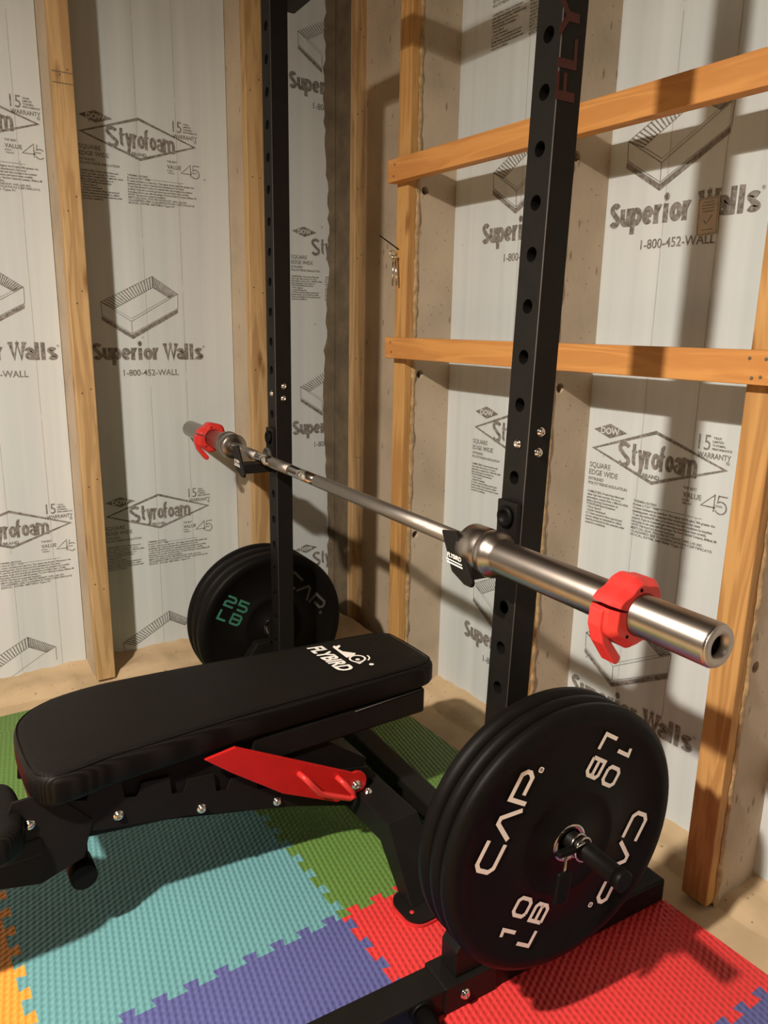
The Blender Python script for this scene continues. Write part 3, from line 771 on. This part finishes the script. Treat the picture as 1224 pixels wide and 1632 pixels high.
# FLYBIRD lettering running up the near upright
b = MB(); Tu = Matrix(((0, -1, 0, .074), (0, 0, -1, -.0008), (1, 0, 0, 1.595), (0, 0, 0, 1)))
put_text(b, 'FLYBIRD', 0, 0, .040, .36, .02, mat=Tu); b.build('lettering', M_redtext, un)
b = MB(); b.box((-.70, -.070, .0), (.445, -.006, .055)); b.build('base_tube', M_black, rack, bevel=.004)
b = MB(); b.box((-.70, UY2 + UW + .006, .0), (.445, UY2 + UW + .070, .055)); b.build('base_tube', M_black, rack, bevel=.004)
b = MB(); b.box((.126, -.006, .0), (.188, UY2 + UW + .006, .055)); b.build('crossmember', M_black, rack, bevel=.004)
b = MB(); b.box((.052, .003, 2.075), (.107, UY2 + UW, 2.14)); b.build('top_crossmember', M_black, rack, bevel=.003)
XZ = Matrix(((1, 0, 0, 0), (0, 0, 1, 0), (0, 1, 0, 0), (0, 0, 0, 1)))   # prism in xz, extruded along y
for sgn, y0 in ((-1, -.074), (1, UY2 + UW + .002)):
    b = MB(); b.box((-.155, y0, .0005), (-.035, y0 + .072, .059))
    yc0, yc1 = (y0 + .012, y0 + .060)
    b.prism([(-.125, .058), (.02, .058), (.02, .24), (-.035, .24), (-.125, .115)], yc0, yc1, XZ)
    br = b.build('upright_bracket', M_black, rack, bevel=.003)
    yb = y0 if sgn < 0 else y0 + .072
    for xb in (-.110,):
        bl = MB(); bl.lathe([(0, .0105), (.002, .0105), (.0022, .0088), (.0065, .0082), (.008, .0055), (.008, .004), (.005, .0035), (.005, .0001)], (xb, yb, .030), (0, sgn, 0), 14); bl.build('bolt', M_bright, br)
    # band peg and storage pegs
    b = MB(); b.cyl((-.205, yb, .036), (-.215, yb + sgn * .11, .036), .017, 20); b.cyl((-.205, yb - sgn * .001, .036), (-.206, yb + sgn * .006, .036), .024, 20); b.build('band_peg', M_rubber, rack)
    b = MB(); b.box((-.660, y0 + .022, .054), (-.628, y0 + .052, .180)); b.build('end_post', M_rubber, rack, bevel=.003)
# plate pegs
PN = dict(x=.000, y=-.196, z=.390)
b = MB(); b.cyl((.004, .002, .401), (.004, -.310, .401), .0165, 24); b.lathe([(0, .0175), (.014, .0175), (.016, .015)], (.004, -.300, .401), (0, -1, 0), 24); b.build('plate_peg', M_rubber, rack)
b = MB(); b.cyl((.035, UY2 + UW - .002, .285), (.035, UY2 + UW + .33, .285), .0165, 24); b.build('plate_peg', M_rubber, rack)
b = MB(); b.box((-.020, -.008, .35), (.066, .001, .43)); b.build('peg_plate', M_black, rack, bevel=.002)
b = MB(); b.box((.0, UY2 + UW, .245), (.066, UY2 + UW + .008, .325)); b.build('peg_plate', M_black, rack, bevel=.002)

# ------------------------------------------------------------------ j-cups
def jcup(base_y, xo, lab):
    root = tag(empty('j_cup', RL(xo, base_y, .865), YAW), lab, 'j-cup', 'j-cups on the rack uprights')
    b = MB()   # origin: bar axis height, x = 0 at upright front
    b.box((-.012, .0, -.052), (-.001, .054, .080))
    b.build('back_plate', M_black, root, bevel=.002)
    b = MB(); b.prism([(-.103, -.022), (-.012, -.022), (-.012, -.050), (-.100, -.050)], .006, .062, XZ); b.build('tray', M_black, root, bevel=.003)
    b = MB()
    YZ = Matrix(((0, 0, 1, 0), (1, 0, 0, 0), (0, 1, 0, 0), (0, 0, 0, 1)))   # prism in yz, extruded along x
    b.prism([(.094, .022), (.050, .030), (-.004, -.050), (.000, -.060), (.020, -.060), (.058, -.046)], -.106, -.098, YZ)
    lp = b.build('lip_plate', M_black, root, bevel=.002)
    b = MB(); Tl = Matrix(((0, 0, -1, -.1068), (-1, 0, 0, .076), (-.02, 1, 0, -.020), (0, 0, 0, 1)))
    put_text(b, 'FLYBIRD', .005, 0, .0075, .042, .03, mat=Tl); stroke(b, [(.002, -.005), (.050, -.005)], .0022, mat=Tl); stroke(b, [(.004, -.010), (.052, -.010)], .0030, mat=Tl)
    b.build('logo', M_white, lp)
    b = MB(); b.lathe([(0, .020), (.006, .020), (.008, .016), (.008, .012), (.003, .011), (.003, .0001)], (-.012, .027, .052), (-1, 0, 0), 24); b.build('pin_cap', M_rubber, root)
    b = MB(); b.lathe([(0, .026), (.010, .026), (.012, .024), (.012, .019), (.004, .018), (.004, .0001)], (-.012, .028, -.004), (-1, 0, 0), 28); b.build('liner_ring', M_grey, root)
    return root
jcup(.0, .024 * .865, 'black j-cup with white lettering hooked on the near upright')
jcup(UY2, .010, 'black j-cup holding the bar on the far upright')

# ------------------------------------------------------------------ barbell
BX, BZ = -.047, .865
bar = tag(empty('barbell', RL(BX, .60, BZ), YAW), 'steel barbell with knurled shaft resting in the rack j-cups', 'barbell')
yn, yf = .050 - .60, 1.308 - .60
def yl(y): return y - .60
b = MB()
bands = [(.050, .62, 1), (.62, .70, 0), (.70, .74, 1), (.74, .95, 0), (.95, 1.05, 1), (1.05, 1.13, 0), (1.13, 1.308, 1)]
kn = [(.05, .70), (.86, .99), (1.10, 1.308)]; sm = [(.70, .86), (.99, 1.10)]
for y0, y1 in kn:
    b = MB(); b.cyl((0, yl(y0), 0), (0, yl(y1), 0), .0154, 28); b.build('knurled_shaft', M_knurl, bar)
for y0, y1 in sm:
    b = MB(); b.cyl((0, yl(y0) - .001, 0), (0, yl(y1) + .001, 0), .0151, 28); b.build('smooth_shaft', M_smooth, bar)
def sleeve(y0, sgn, L):
    b = MB()
    prof = [(0, .018), (.0, .0375), (.003, .0405), (.046, .0405), (.049, .038), (.052, .038), (.055, .0415), (.062, .0428), (.070, .0415), (.076, .0375), (.082, .033), (.088, .0298), (L - .004, .0298), (L, .0275), (L, .0185), (L - .016, .0185)]
    b.lathe(prof, (0, yl(y0), 0), (0, sgn, 0), 48); s = b.build('sleeve', M_sleeve, bar)
    b = MB(); b.lathe([(L - .001, .0280), (L + .0012, .0274), (L + .0012, .0165), (L - .012, .0162)], (0, yl(y0), 0), (0, sgn, 0), 40, True, False, False); b.build('end_cap', M_capring, s)
    b = MB(); b.lathe([(L - .011, .0163), (L - .0105, .0163), (L - .0105, .0085), (L - .007, .0080), (L - .007, .0001)], (0, yl(y0), 0), (0, sgn, 0), 24); b.build('end_bolt', M_dark, s)  # coloured black for the shade inside the end hole
sleeve(.050, -1, .507); sleeve(1.308, 1, .487)

# red clamp collars
def clamp(y, mir, lab):
    root = tag(empty('barbell_clamp', RL(BX, y, BZ), YAW), lab, 'clamp', 'red clamps on the barbell')
    b = MB(); seg = 72; hw = .025
    outer = []
    for k in range(seg):
        a = 360.0 * k / seg; r = .0495
        # faceted outline with a hinge lump and a latch lump
        r += .0022 * math.cos(math.radians(7 * a + 20))
        for c, amp, wd in ((172, .006, 26), (205, .004, 25), (65, .003, 30)):
            d = (a - c + 180) % 360 - 180; r += amp * math.exp(-(d / wd) ** 2)
        outer.append((a, r))
    vs = []; fs = []
    gap = 2
    for (a, r) in outer:
        ca, sa = math.cos(math.radians(a)), math.sin(math.radians(a))
        for (rr, yy) in ((.0303, -hw), (r - .009, -hw), (r, -hw + .011), (r, hw - .009), (r - .007, hw), (.0303, hw)):
            vs.append((rr * ca * mir, yy, rr * sa))
    for k in range(seg):
        if 158 <= outer[k][0] < 162: continue
        k2 = (k + 1) % seg
        for j in range(6):
            j2 = (j + 1) % 6
            fs.append((k * 6 + j, k * 6 + j2, k2 * 6 + j2, k2 * 6 + j))
    b.add(vs, fs, False); b.build('clamp_body', M_red, root, bevel=.0012)
    b = MB()
    lev = [(-.057, .010), (-.049, .014), (-.047, -.012), (-.038, -.034), (-.012, -.066), (-.012, -.073), (-.019, -.078), (-.026, -.074), (-.051, -.040), (-.059, -.014)]
    b.prism([(p[0] * mir, p[1]) for p in lev], -.006, hw - .006, XZ); b.build('lever', M_red, root, bevel=.003)
    for a in (100, 225, 330):
        ca, sa = math.cos(math.radians(a)) * .0375 * mir, math.sin(math.radians(a)) * .0375
        b = MB(); b.lathe([(0, .0026), (.0006, .0026), (.0006, .0001)], (ca, -hw, sa), (0, -1, 0), 10); b.build('screw_hole', M_dark, root)
    return root
clamp(-.312, 1, 'red plastic clamp on the near end of the barbell')
clamp(1.545, 1, 'red plastic clamp on the far end of the barbell')

# ------------------------------------------------------------------ weight plates
def letters_cap(mb, w, h, sw, mat):
    cw = w * .30; g = w * .05
    c = .22 * h
    stroke(mb, [(cw, h), (c, h), (0, h - c), (0, c), (c, 0), (cw, 0)], sw, mat=mat)
    x = cw + g; stroke(mb, [(x, 0), (x + cw * .42, h * .97), (x + cw * .62, h * .97), (x + cw * 1.05, 0)], sw, mat=mat)
    x = 2 * cw + 2.6 * g; stroke(mb, [(x, 0), (x, h), (x + cw * .86, h), (x + cw, h - c), (x + cw, h * .36 + c), (x + cw * .86, h * .36), (x + cw * .25, h * .36)], sw, mat=mat)
    stroke(mb, rrect(x + cw * 1.12, -h * .02, x + cw * 1.12 + h * .2, h * .2, h * .06), sw * .28, closed=True, mat=mat)
    put_text(mb, 'R', x + cw * 1.12 + h * .06, h * .03, h * .11, mat=mat)
def digit(mb, ch, x, y, w, h, sw, mat):
    c = .2 * h
    P = {'1': [[(w * .15, h * .92), (w * .55, h), (w * .55, 0)]],
         '0': [[(c, 0), (w - c, 0), (w, c), (w, h - c), (w - c, h), (c, h), (0, h - c), (0, c), (c, 0)]],
         '2': [[(0, h), (w - c, h), (w, h - c), (w, h * .5 + c * .3), (w - c, h * .5), (c, h * .5), (0, h * .5 - c * .6), (0, 0), (w, 0)]],
         '5': [[(w, h), (0, h), (0, h * .55), (w - c, h * .55), (w, h * .55 - c), (w, c), (w - c, 0), (0, 0)]],
         'L': [[(0, h), (0, 0), (w, 0)]],
         'B': [[(0, 0), (0, h), (w - c, h), (w, h - c * .8), (w, h * .52 + c * .3), (w - c, h * .52), (0.12 * w, h * .52)], [(w - c, h * .52), (w, h * .52 - c * .6), (w, c), (w - c, 0), (0, 0)]]}[ch]
    for p in P: stroke(mb, [(x + q[0], y + q[1]) for q in p], sw, mat=mat)
def plate(px, py, pz, R, t, sgn, name, lab, spec, group, sub=0.0):
    """centre of the outer face in rack-local metres; sgn: direction the lettered face looks along y"""
    root = tag(empty(name, RL(px, py, pz), YAW + (-.04 if sgn < 0 and py < 0 else 0)), lab, 'weight plate', group)
    b = MB()
    f = [(0, .027), (-.001, .030), (-.001, R * .155), (.002, R * .165), (.002, R * .37), (.0, R * .40), (.006, R * .43), (.0065, R * .845), (.0005, R * .875), (0, R * .95), (.004, R * .975), (t * .30, R), (t * .70, R), (t - .004, R * .975), (t, R * .93), (t, R * .80), (t - .004, R * .76), (t - .004, R * .42), (t, R * .40), (t, .027)]
    b.lathe(f, (0, 0, 0), (0, -sgn, 0), 96, True, True)
    md = b.build('bumper_disc', M_rubber, root)
    b = MB(); b.lathe([(-.0015, .0262), (-.0015, .034), (.0008, .036), (.001, .0262)], (0, 0, 0), (0, -sgn, 0), 40, True, True); b.lathe([(-.0015, .0262), (t + .0005, .0262)], (0, 0, 0), (0, -sgn, 0), 40, True, False, False); b.build('hub_ring', M_chrome, root)
    if spec:
        # face frame: x right, y up seen from outside; lies just above the recessed band
        base = Matrix(((1 * (-sgn), 0, 0, 0), (0, 0, sgn, sgn * -.0046), (0, 1, 0, 0), (0, 0, 0, 1)))
        for items, mt, nm in spec:
            for kind, ang, rot in items:
                mb = MB()
                m = base @ Matrix.Rotation(math.radians(rot), 4, 'Z')
                if kind == 'CAP':
                    w, h = R * .69, R * .155; mm = m @ Matrix.Translation((-w * .5, R * .545, 0)); letters_cap(mb, w, h, R * .033, mm)
                else:
                    hh = R * .125; ww = R * .13; mm = m @ Matrix.Translation((-R * .785, 0, 0)); sw = R * .029
                    digit(mb, kind[0], 0, R * .03, ww, hh, sw, mm); digit(mb, kind[1], R * .19, R * .03, ww, hh, sw, mm)
                    digit(mb, 'L', R * .00, -R * .16, ww * .9, hh, sw, mm); digit(mb, 'B', R * .18, -R * .16, ww, hh, sw, mm)
                mb.build('brand_lettering' if kind == 'CAP' else 'weight_mark', mt, md)
    return root
RN = .246; PZ = .396
plate(PN['x'], -.196, PZ, RN, .028, -1, 'bumper_plate', 'black ten pound bumper plate with white lettering, front of the near stack', [([('CAP', 0, 60), ('CAP', 0, 240), ('10', 0, 58), ('10', 0, 238)], M_white, 'lettering')], 'near stack of plates')
plate(PN['x'], -.166, PZ, RN, .028, -1, 'bumper_plate', 'black bumper plate in the middle of the near stack behind the lettered plate', None, 'near stack of plates')
plate(PN['x'], -.136, PZ, RN * 1.0, .034, -1, 'bumper_plate', 'black bumper plate at the back of the near stack against the upright', None, 'near stack of plates')
RF = .250
plate(.035, UY2 + UW + .045, .275, RF, .052, -1, 'bumper_plate', 'black bumper plate with green twenty five pound mark on the far upright', [([('25', 0, -30)], M_green, 'weight_mark'), ([('CAP', 0, -48)], M_grey, 'lettering')], 'far stack of plates')
plate(.035, UY2 + UW + .100, .275, RF * 1.0, .052, -1, 'bumper_plate', 'black bumper plate in the middle of the far stack near the left wall', None, 'far stack of plates')
plate(.035, UY2 + UW + .155, .275, RF * 1.0, .044, -1, 'bumper_plate', 'black bumper plate at the back of the far stack closest to the left wall', None, 'far stack of plates')

# spring collar on the near peg
sc = tag(empty('spring_collar', RL(.004, -.206, .401), YAW), 'chrome spring collar with black grips on the near plate peg', 'collar')
b = MB(); b.tube([(.0195 * math.cos(a), -.004 - .011 * a / (2 * PI), .0195 * math.sin(a)) for a in [2 * PI * k / 20 for k in range(41)]], .0024, 8); b.build('coil', M_chrome, sc)
b = MB(); b.tube([(-.0195, -.006, .004), (-.030, -.010, -.016), (-.032, -.012, -.030), (-.036, -.014, -.040)], .0026, 8); b.tube([(-.006, -.026, .019), (-.028, -.026, .016), (-.044, -.026, .014)], .0026, 8); b.build('spring_arm', M_chrome, sc)
b = MB(); b.beam((-.034, -.014, -.034), (-.046, -.020, -.088), .030, .010, (0, 1, 0)); b.build('grip', M_rubber, sc, bevel=.004)
b = MB(); b.beam((-.026, -.026, .016), (-.066, -.026, .018), .010, .014, (0, 1, 0)); b.build('grip', M_rubber, sc, bevel=.004)

# ------------------------------------------------------------------ weight bench
bench = tag(empty('weight_bench', (.55, 1.50, 0)), 'black adjustable weight bench with white logo and red lever', 'bench')
bo = Vector((.55, 1.50, 0))
def B(p): return (p[0] - bo.x, p[1] - bo.y, p[2])
def smooth_loop(pts, n):
    out = []; m = len(pts)
    for i in range(m):
        p0, p1, p2, p3 = [Vector(pts[(i + k - 1) % m]) for k in range(4)]
        for k in range(n):
            t = k / n
            out.append(0.5 * ((2 * p1) + (-p0 + p2) * t + (2 * p0 - 5 * p1 + 4 * p2 - p3) * t * t + (-p0 + 3 * p1 - 3 * p2 + p3) * t * t * t))
    return out
def pad(name, outline, ztop, thick, rnd, parent, mat, n=4, slope=lambda x, y: 0.0):
    lp = smooth_loop([(p[0], p[1], 0) for p in outline], n); m = len(lp)
    c = sum(lp, Vector((0, 0, 0))) / m
    # inward normals
    nor = []
    area = sum(lp[i].x * lp[(i + 1) % m].y - lp[(i + 1) % m].x * lp[i].y for i in range(m))
    for i in range(m):
        d = (lp[(i + 1) % m] - lp[i - 1]).normalized(); nn = Vector((-d.y, d.x, 0)) * (1 if area > 0 else -1); nor.append(nn)
    rings = []
    for k in range(5):
        a = PI / 2 * k / 4; ins = rnd * (1 - math.sin(a)) if False else rnd * (1 - math.cos(PI / 2 - a)); dz = -rnd * (1 - math.cos(a))
        rings.append((rnd * (1 - math.sin(a)), dz))
    low = [(0.0, -thick + .012), (.004, -thick + .004), (.012, -thick)]
    allr = rings + low
    vs = []
    for ins, dz in allr:
        for i in range(m):
            p = lp[i] + nor[i] * ins; vs.append((p.x - bo.x, p.y - bo.y, ztop + dz + slope(p.x, p.y)))
    fs = []
    for r in range(len(allr) - 1):
        for i in range(m): fs.append((r * m + i, r * m + (i + 1) % m, (r + 1) * m + (i + 1) % m, (r + 1) * m + i))
    b = MB(); b.add(vs, fs, True)
    # crowned top: shrink towards centre line
    prev = [i for i in range(m)]; base = len(b.v)
    K = 4; ringv = []
    for k in range(1, K):
        t = k / K; idx = []
        for i in range(m):
            p = lp[i] + nor[i] * rnd; q = p.lerp(c + Vector(((p.x - c.x) * .75, 0, 0)), t)
            b.v.append((q.x - bo.x, q.y - bo.y, ztop + .004 * math.sin(t * PI / 2) + slope(q.x, q.y))); idx.append(len(b.v) - 1)
        for i in range(m): b.f.append((prev[i], prev[(i + 1) % m], idx[(i + 1) % m], idx[i])); b.sm.append(True)
        prev = idx
    b.f.append(tuple(prev)); b.sm.append(True)
    b.f.append(tuple((len(allr) - 1) * m + i for i in range(m))[::-1]); b.sm.append(False)
    return b.build(name, mat, parent)
ZT = .435
back_out = [(.158, 1.395), (.185, 1.352), (.235, 1.350), (.300, 1.362), (.41, 1.368), (.62, 1.378), (.89, 1.378), (1.035, 1.378), (1.092, 1.392), (1.104, 1.43), (1.104, 1.562), (1.092, 1.602), (1.035, 1.624), (.80, 1.650), (.585, 1.676), (.40, 1.694), (.31, 1.692), (.235, 1.672), (.178, 1.625), (.155, 1.55)]
bk = pad('backrest', back_out, ZT, .066, .020, bench, M_vinyl)
b = MB(); lp = smooth_loop([(p[0], p[1], 0) for p in back_out], 4); cc = Vector((.65, 1.52, 0))
b.tube([B((p.x + (cc.x - p.x) * .012, p.y + (cc.y - p.y) * .05, ZT - .0035)) for p in lp] + [B((lp[0].x + (cc.x - lp[0].x) * .012, lp[0].y + (cc.y - lp[0].y) * .05, ZT - .0035))], .0016, 6); b.build('piping', M_rubber, bk)
seat_out = [(-.30, 1.34), (-.26, 1.31), (-.05, 1.315), (.08, 1.320), (.122, 1.335), (.140, 1.37), (.142, 1.46), (.128, 1.505), (.08, 1.522), (-.05, 1.545), (-.26, 1.575), (-.30, 1.55), (-.32, 1.45)]
st = pad('seat', seat_out, .365, .066, .018, bench, M_vinyl)
# FLYBIRD logo: reads across the pad, from far edge to near edge
Tb = Matrix(((.02, 1, 0, .852 - bo.x), (-1, 0, 0, 1.606 - bo.y), (0, 0, 1, ZT + .0052), (0, 0, 0, 1)))
b = MB(); put_text(b, 'FLYBIRD', 0, .000, .038, .166, .035, shear=.25, mat=Tb)
fillpoly(b, [(.022, .066), (.030, .058), (.066, .056), (.104, .054), (.100, .080), (.092, .088), (.066, .066), (.045, .064), (.036, .078), (.026, .080), (.030, .068)], mat=Tb)
ex, ey = .122, .074
stroke(b, arc(ex, ey, .019, 0, 345, 22), .0050, closed=True, mat=Tb)
fillpoly(b, arc(ex + .004, ey - .002, .0055, 0, 330, 11), mat=Tb)
fillpoly(b, [(ex + .012, ey - .018), (ex + .030, ey - .012), (ex + .022, ey + .004)], mat=Tb)
stroke(b, arc(ex - .001, ey + .006, .025, 25, 95, 7), .0040, mat=Tb)
fillpoly(b, arc(.168, .085, .0060, 0, 340, 14), mat=Tb)
b.build('logo', M_white, bk)

# under-frame: support channel, ladder beam with notches, red lever, rear stand
XZb = XZ
YB = 1.385
b = MB(); b.box(B((.60, 1.385, .300)), B((1.068, 1.60, .366))); b.build('backrest_channel', M_black, bench, bevel=.006)
b = MB(); b.tube([B((.86, 1.3835, .360)), B((1.058, 1.3835, .367))], .0012, 6); b.build('edge_highlight', M_grey, bench)  # grey line paints the highlight on the channel's top near edge
b = MB(); b.box(B((.35, 1.44, .345)), B((.62, 1.55, .368))); b.build('backrest_bracket', M_black, bench, bevel=.003)
def zbeam(x): return .290 - .285 * (x - .31)
poly = [(.16, .305), (.20, .285), (.45, .236), (.70, .165), (.87, .105), (.915, .10), (.93, .125), (.90, .20), (.80, .222)]
xx = .74
while xx > .22:   # notched upper edge
    z = zbeam(xx) + .075
    poly += [(xx, z - .006), (xx - .012, z - .034), (xx - .036, z - .026), (xx - .040, z + .016)]
    xx -= .095
poly += [(.17, .40)]
for yy in (YB, 1.600):
    b = MB(); b.prism([(p[0] - bo.x, p[1]) for p in poly], yy - bo.y, yy - bo.y + .006, XZb); lad = b.build('ladder_plate', M_black, bench)
    for (bx, bz) in ((.31, .290), (.48, .242), (.656, .195), (.808, .152)):
        d = -1 if yy < 1.5 else 1
        bl = MB(); bl.lathe([(0, .0105), (.002, .0105), (.0022, .0085), (.0065, .008), (.008, .0055), (.008, .004), (.005, .0035), (.005, .0001)], B((bx, yy + (0 if d < 0 else .006), bz)), (0, d, 0), 14); bl.build('bolt', M_bright, lad)
b = MB(); b.beam(B((.02, 1.495, .335 - .070)), B((.86, 1.495, .15)), .06, .05); b.build('main_beam', M_black, bench, bevel=.003)
b = MB(); b.prism([(p[0] - bo.x, p[1]) for p in [(.168, .30), (.86, .12), (.90, .22), (.70, .368), (.168, .368)]], 1.393 - bo.y, 1.597 - bo.y, XZb); b.build('light_block', M_blackm, bench)  # added black block, stops lamp light leaking through under the pad
# seat support and front leg
b = MB(); b.box(B((-.24, 1.38, .262)), B((.17, 1.52, .300))); b.build('seat_frame', M_black, bench, bevel=.003)
b = MB(); b.prism([(p[0] - bo.x, p[1]) for p in [(.02, .29), (.10, .325), (.125, .385), (.19, .385), (.26, .30), (.24, .225), (.16, .20), (.06, .225)]], YB - .003 - bo.y, YB + .004 - bo.y, XZb); b.build('hinge_plate', M_black, bench)
b = MB(); b.lathe([(0, .0105), (.002, .0105), (.0022, .0085), (.0065, .008), (.008, .004), (.008, .0001)], B((.150, YB - .003, .332)), (0, -1, 0), 14); b.build('bolt', M_bright, bench)
b = MB(); b.beam(B((-.10, 1.495, .27)), B((-.14, 1.495, .02)), .06, .06, (1, 0, 0)); b.build('front_leg', M_black, bench, bevel=.003)
b = MB(); b.box(B((-.17, 1.30, .0)), B((-.11, 1.69, .05))); b.build('front_foot', M_black, bench, bevel=.004)
b = MB(); b.cyl(B((.24, 1.40, .165)), B((.24, 1.46, .165)), .026, 24); b.build('roller', M_rubber, bench)
b = MB(); b.beam(B((.24, 1.43, .165)), B((.24, 1.43, .26)), .012, .03, (1, 0, 0)); b.build('roller_strut', M_black, bench)
# red support lever with bent rod handle
b = MB(); b.prism([(p[0] - bo.x, p[1]) for p in [(.484, .366), (.552, .374), (.845, .214)] + arc(.852, .183, .031, 80, -70, 6) + [(.80, .152), (.66, .225), (.54, .318)]], YB - .022 - bo.y, YB - .014 - bo.y, XZb)
lv = b.build('support_lever', M_redpaint, bench, bevel=.001)
b = MB()
yy = YB - .034
b.tube([B((.700, YB - .022, .262)), B((.706, yy - .012, .258)), B((.722, yy - .014, .236)), B((.740, yy - .014, .212)), B((.752, yy - .014, .204)), B((.820, yy - .014, .170)), B((.832, yy - .014, .170)), B((.828, yy - .012, .182)), B((.806, yy - .012, .212)), B((.800, YB - .022, .218))], .0068, 12)
b.build('lever_handle', M_red, lv)
b = MB(); b.lathe([(0, .012), (.002, .012), (.0022, .0095), (.008, .009), (.010, .006), (.010, .0045), (.006, .004), (.006, .0001)], B((.852, YB - .022, .180)), (0, -1, 0), 14); b.build('bolt', M_bright, lv)
# rear stand: cross bar that bends down to a foot plate at each end
def stand(sg, yc):
    Yl = lambda d: yc + sg * d
    b = MB()
    # bar as swept box: hub -> bend -> foot
    pts = [Vector((.893, Yl(.0), .128)), Vector((.893, Yl(-.235), .128)), Vector((.890, Yl(-.33), .012))]
    w, h = .085, .062
    dirs = [(pts[1] - pts[0]).normalized(), ((pts[1] - pts[0]).normalized() + (pts[2] - pts[1]).normalized()).normalized(), (pts[2] - pts[1]).normalized()]
    dirs[2] = Vector((0, 0, -1)) if False else dirs[2]
    rings = []
    for p, d in zip(pts, dirs):
        sd = Vector((1, 0, 0)); up = sd.cross(d).normalized(); k = h / 2
        if d is dirs[1]: k = h / 2 / max(.5, d.dot((pts[1] - pts[0]).normalized()))
        rings.append([p - sd * w / 2 - up * k, p + sd * w / 2 - up * k, p + sd * w / 2 + up * k, p - sd * w / 2 + up * k])
    rings[2] = [Vector((q.x, q.y, max(.0115, min(q.z, .0115)))) for q in rings[2]]
    vs = [B(q) for r in rings for q in r]
    fs = [(0, 1, 2, 3), (8, 9, 10, 11)] + [(r * 4 + i, r * 4 + (i + 1) % 4, (r + 1) * 4 + (i + 1) % 4, (r + 1) * 4 + i) for r in range(2) for i in range(4)]
    b.add(vs, fs); lg = b.build('rear_leg', M_black, bench, bevel=.003)
    if sg > 0:
        b = MB(); b.lathe([(0, .0105), (.002, .0105), (.0022, .0085), (.0065, .008), (.008, .0055), (.008, .004), (.005, .0035), (.005, .0001)], B((.878, Yl(-.125), .159)), (0, 0, 1), 14); b.build('bolt', M_bright, lg)
    cy = Yl(-.345); y0, y1 = cy - .055, cy + .050
    pl = rrect(.822, y0, .955, y1, .035, 5)
    b = MB(); b.prism([(p[0] - bo.x, p[1] - bo.y) for p in pl], .007, .0125); ft = b.build('foot_plate', M_black, lg)
    b = MB(); b.prism([((p[0] - .888) * 1.04 + .888 - bo.x, (p[1] - cy) * 1.05 + cy - bo.y) for p in pl], .0003, .0072); b.build('foot_pad', M_redrub, ft)
    for hx, hy in ((.842, sg * -.018), (.855, -sg * -.035)):
        bb = MB(); bb.lathe([(0, .0055), (.0012, .005), (.0014, .0001)], B((hx, cy + hy if sg < 0 else cy + hy, .0125)), (0, 0, 1), 12); bb.build('rivet', M_redrub, ft)
stand(1, 1.475); stand(-1, 1.515)
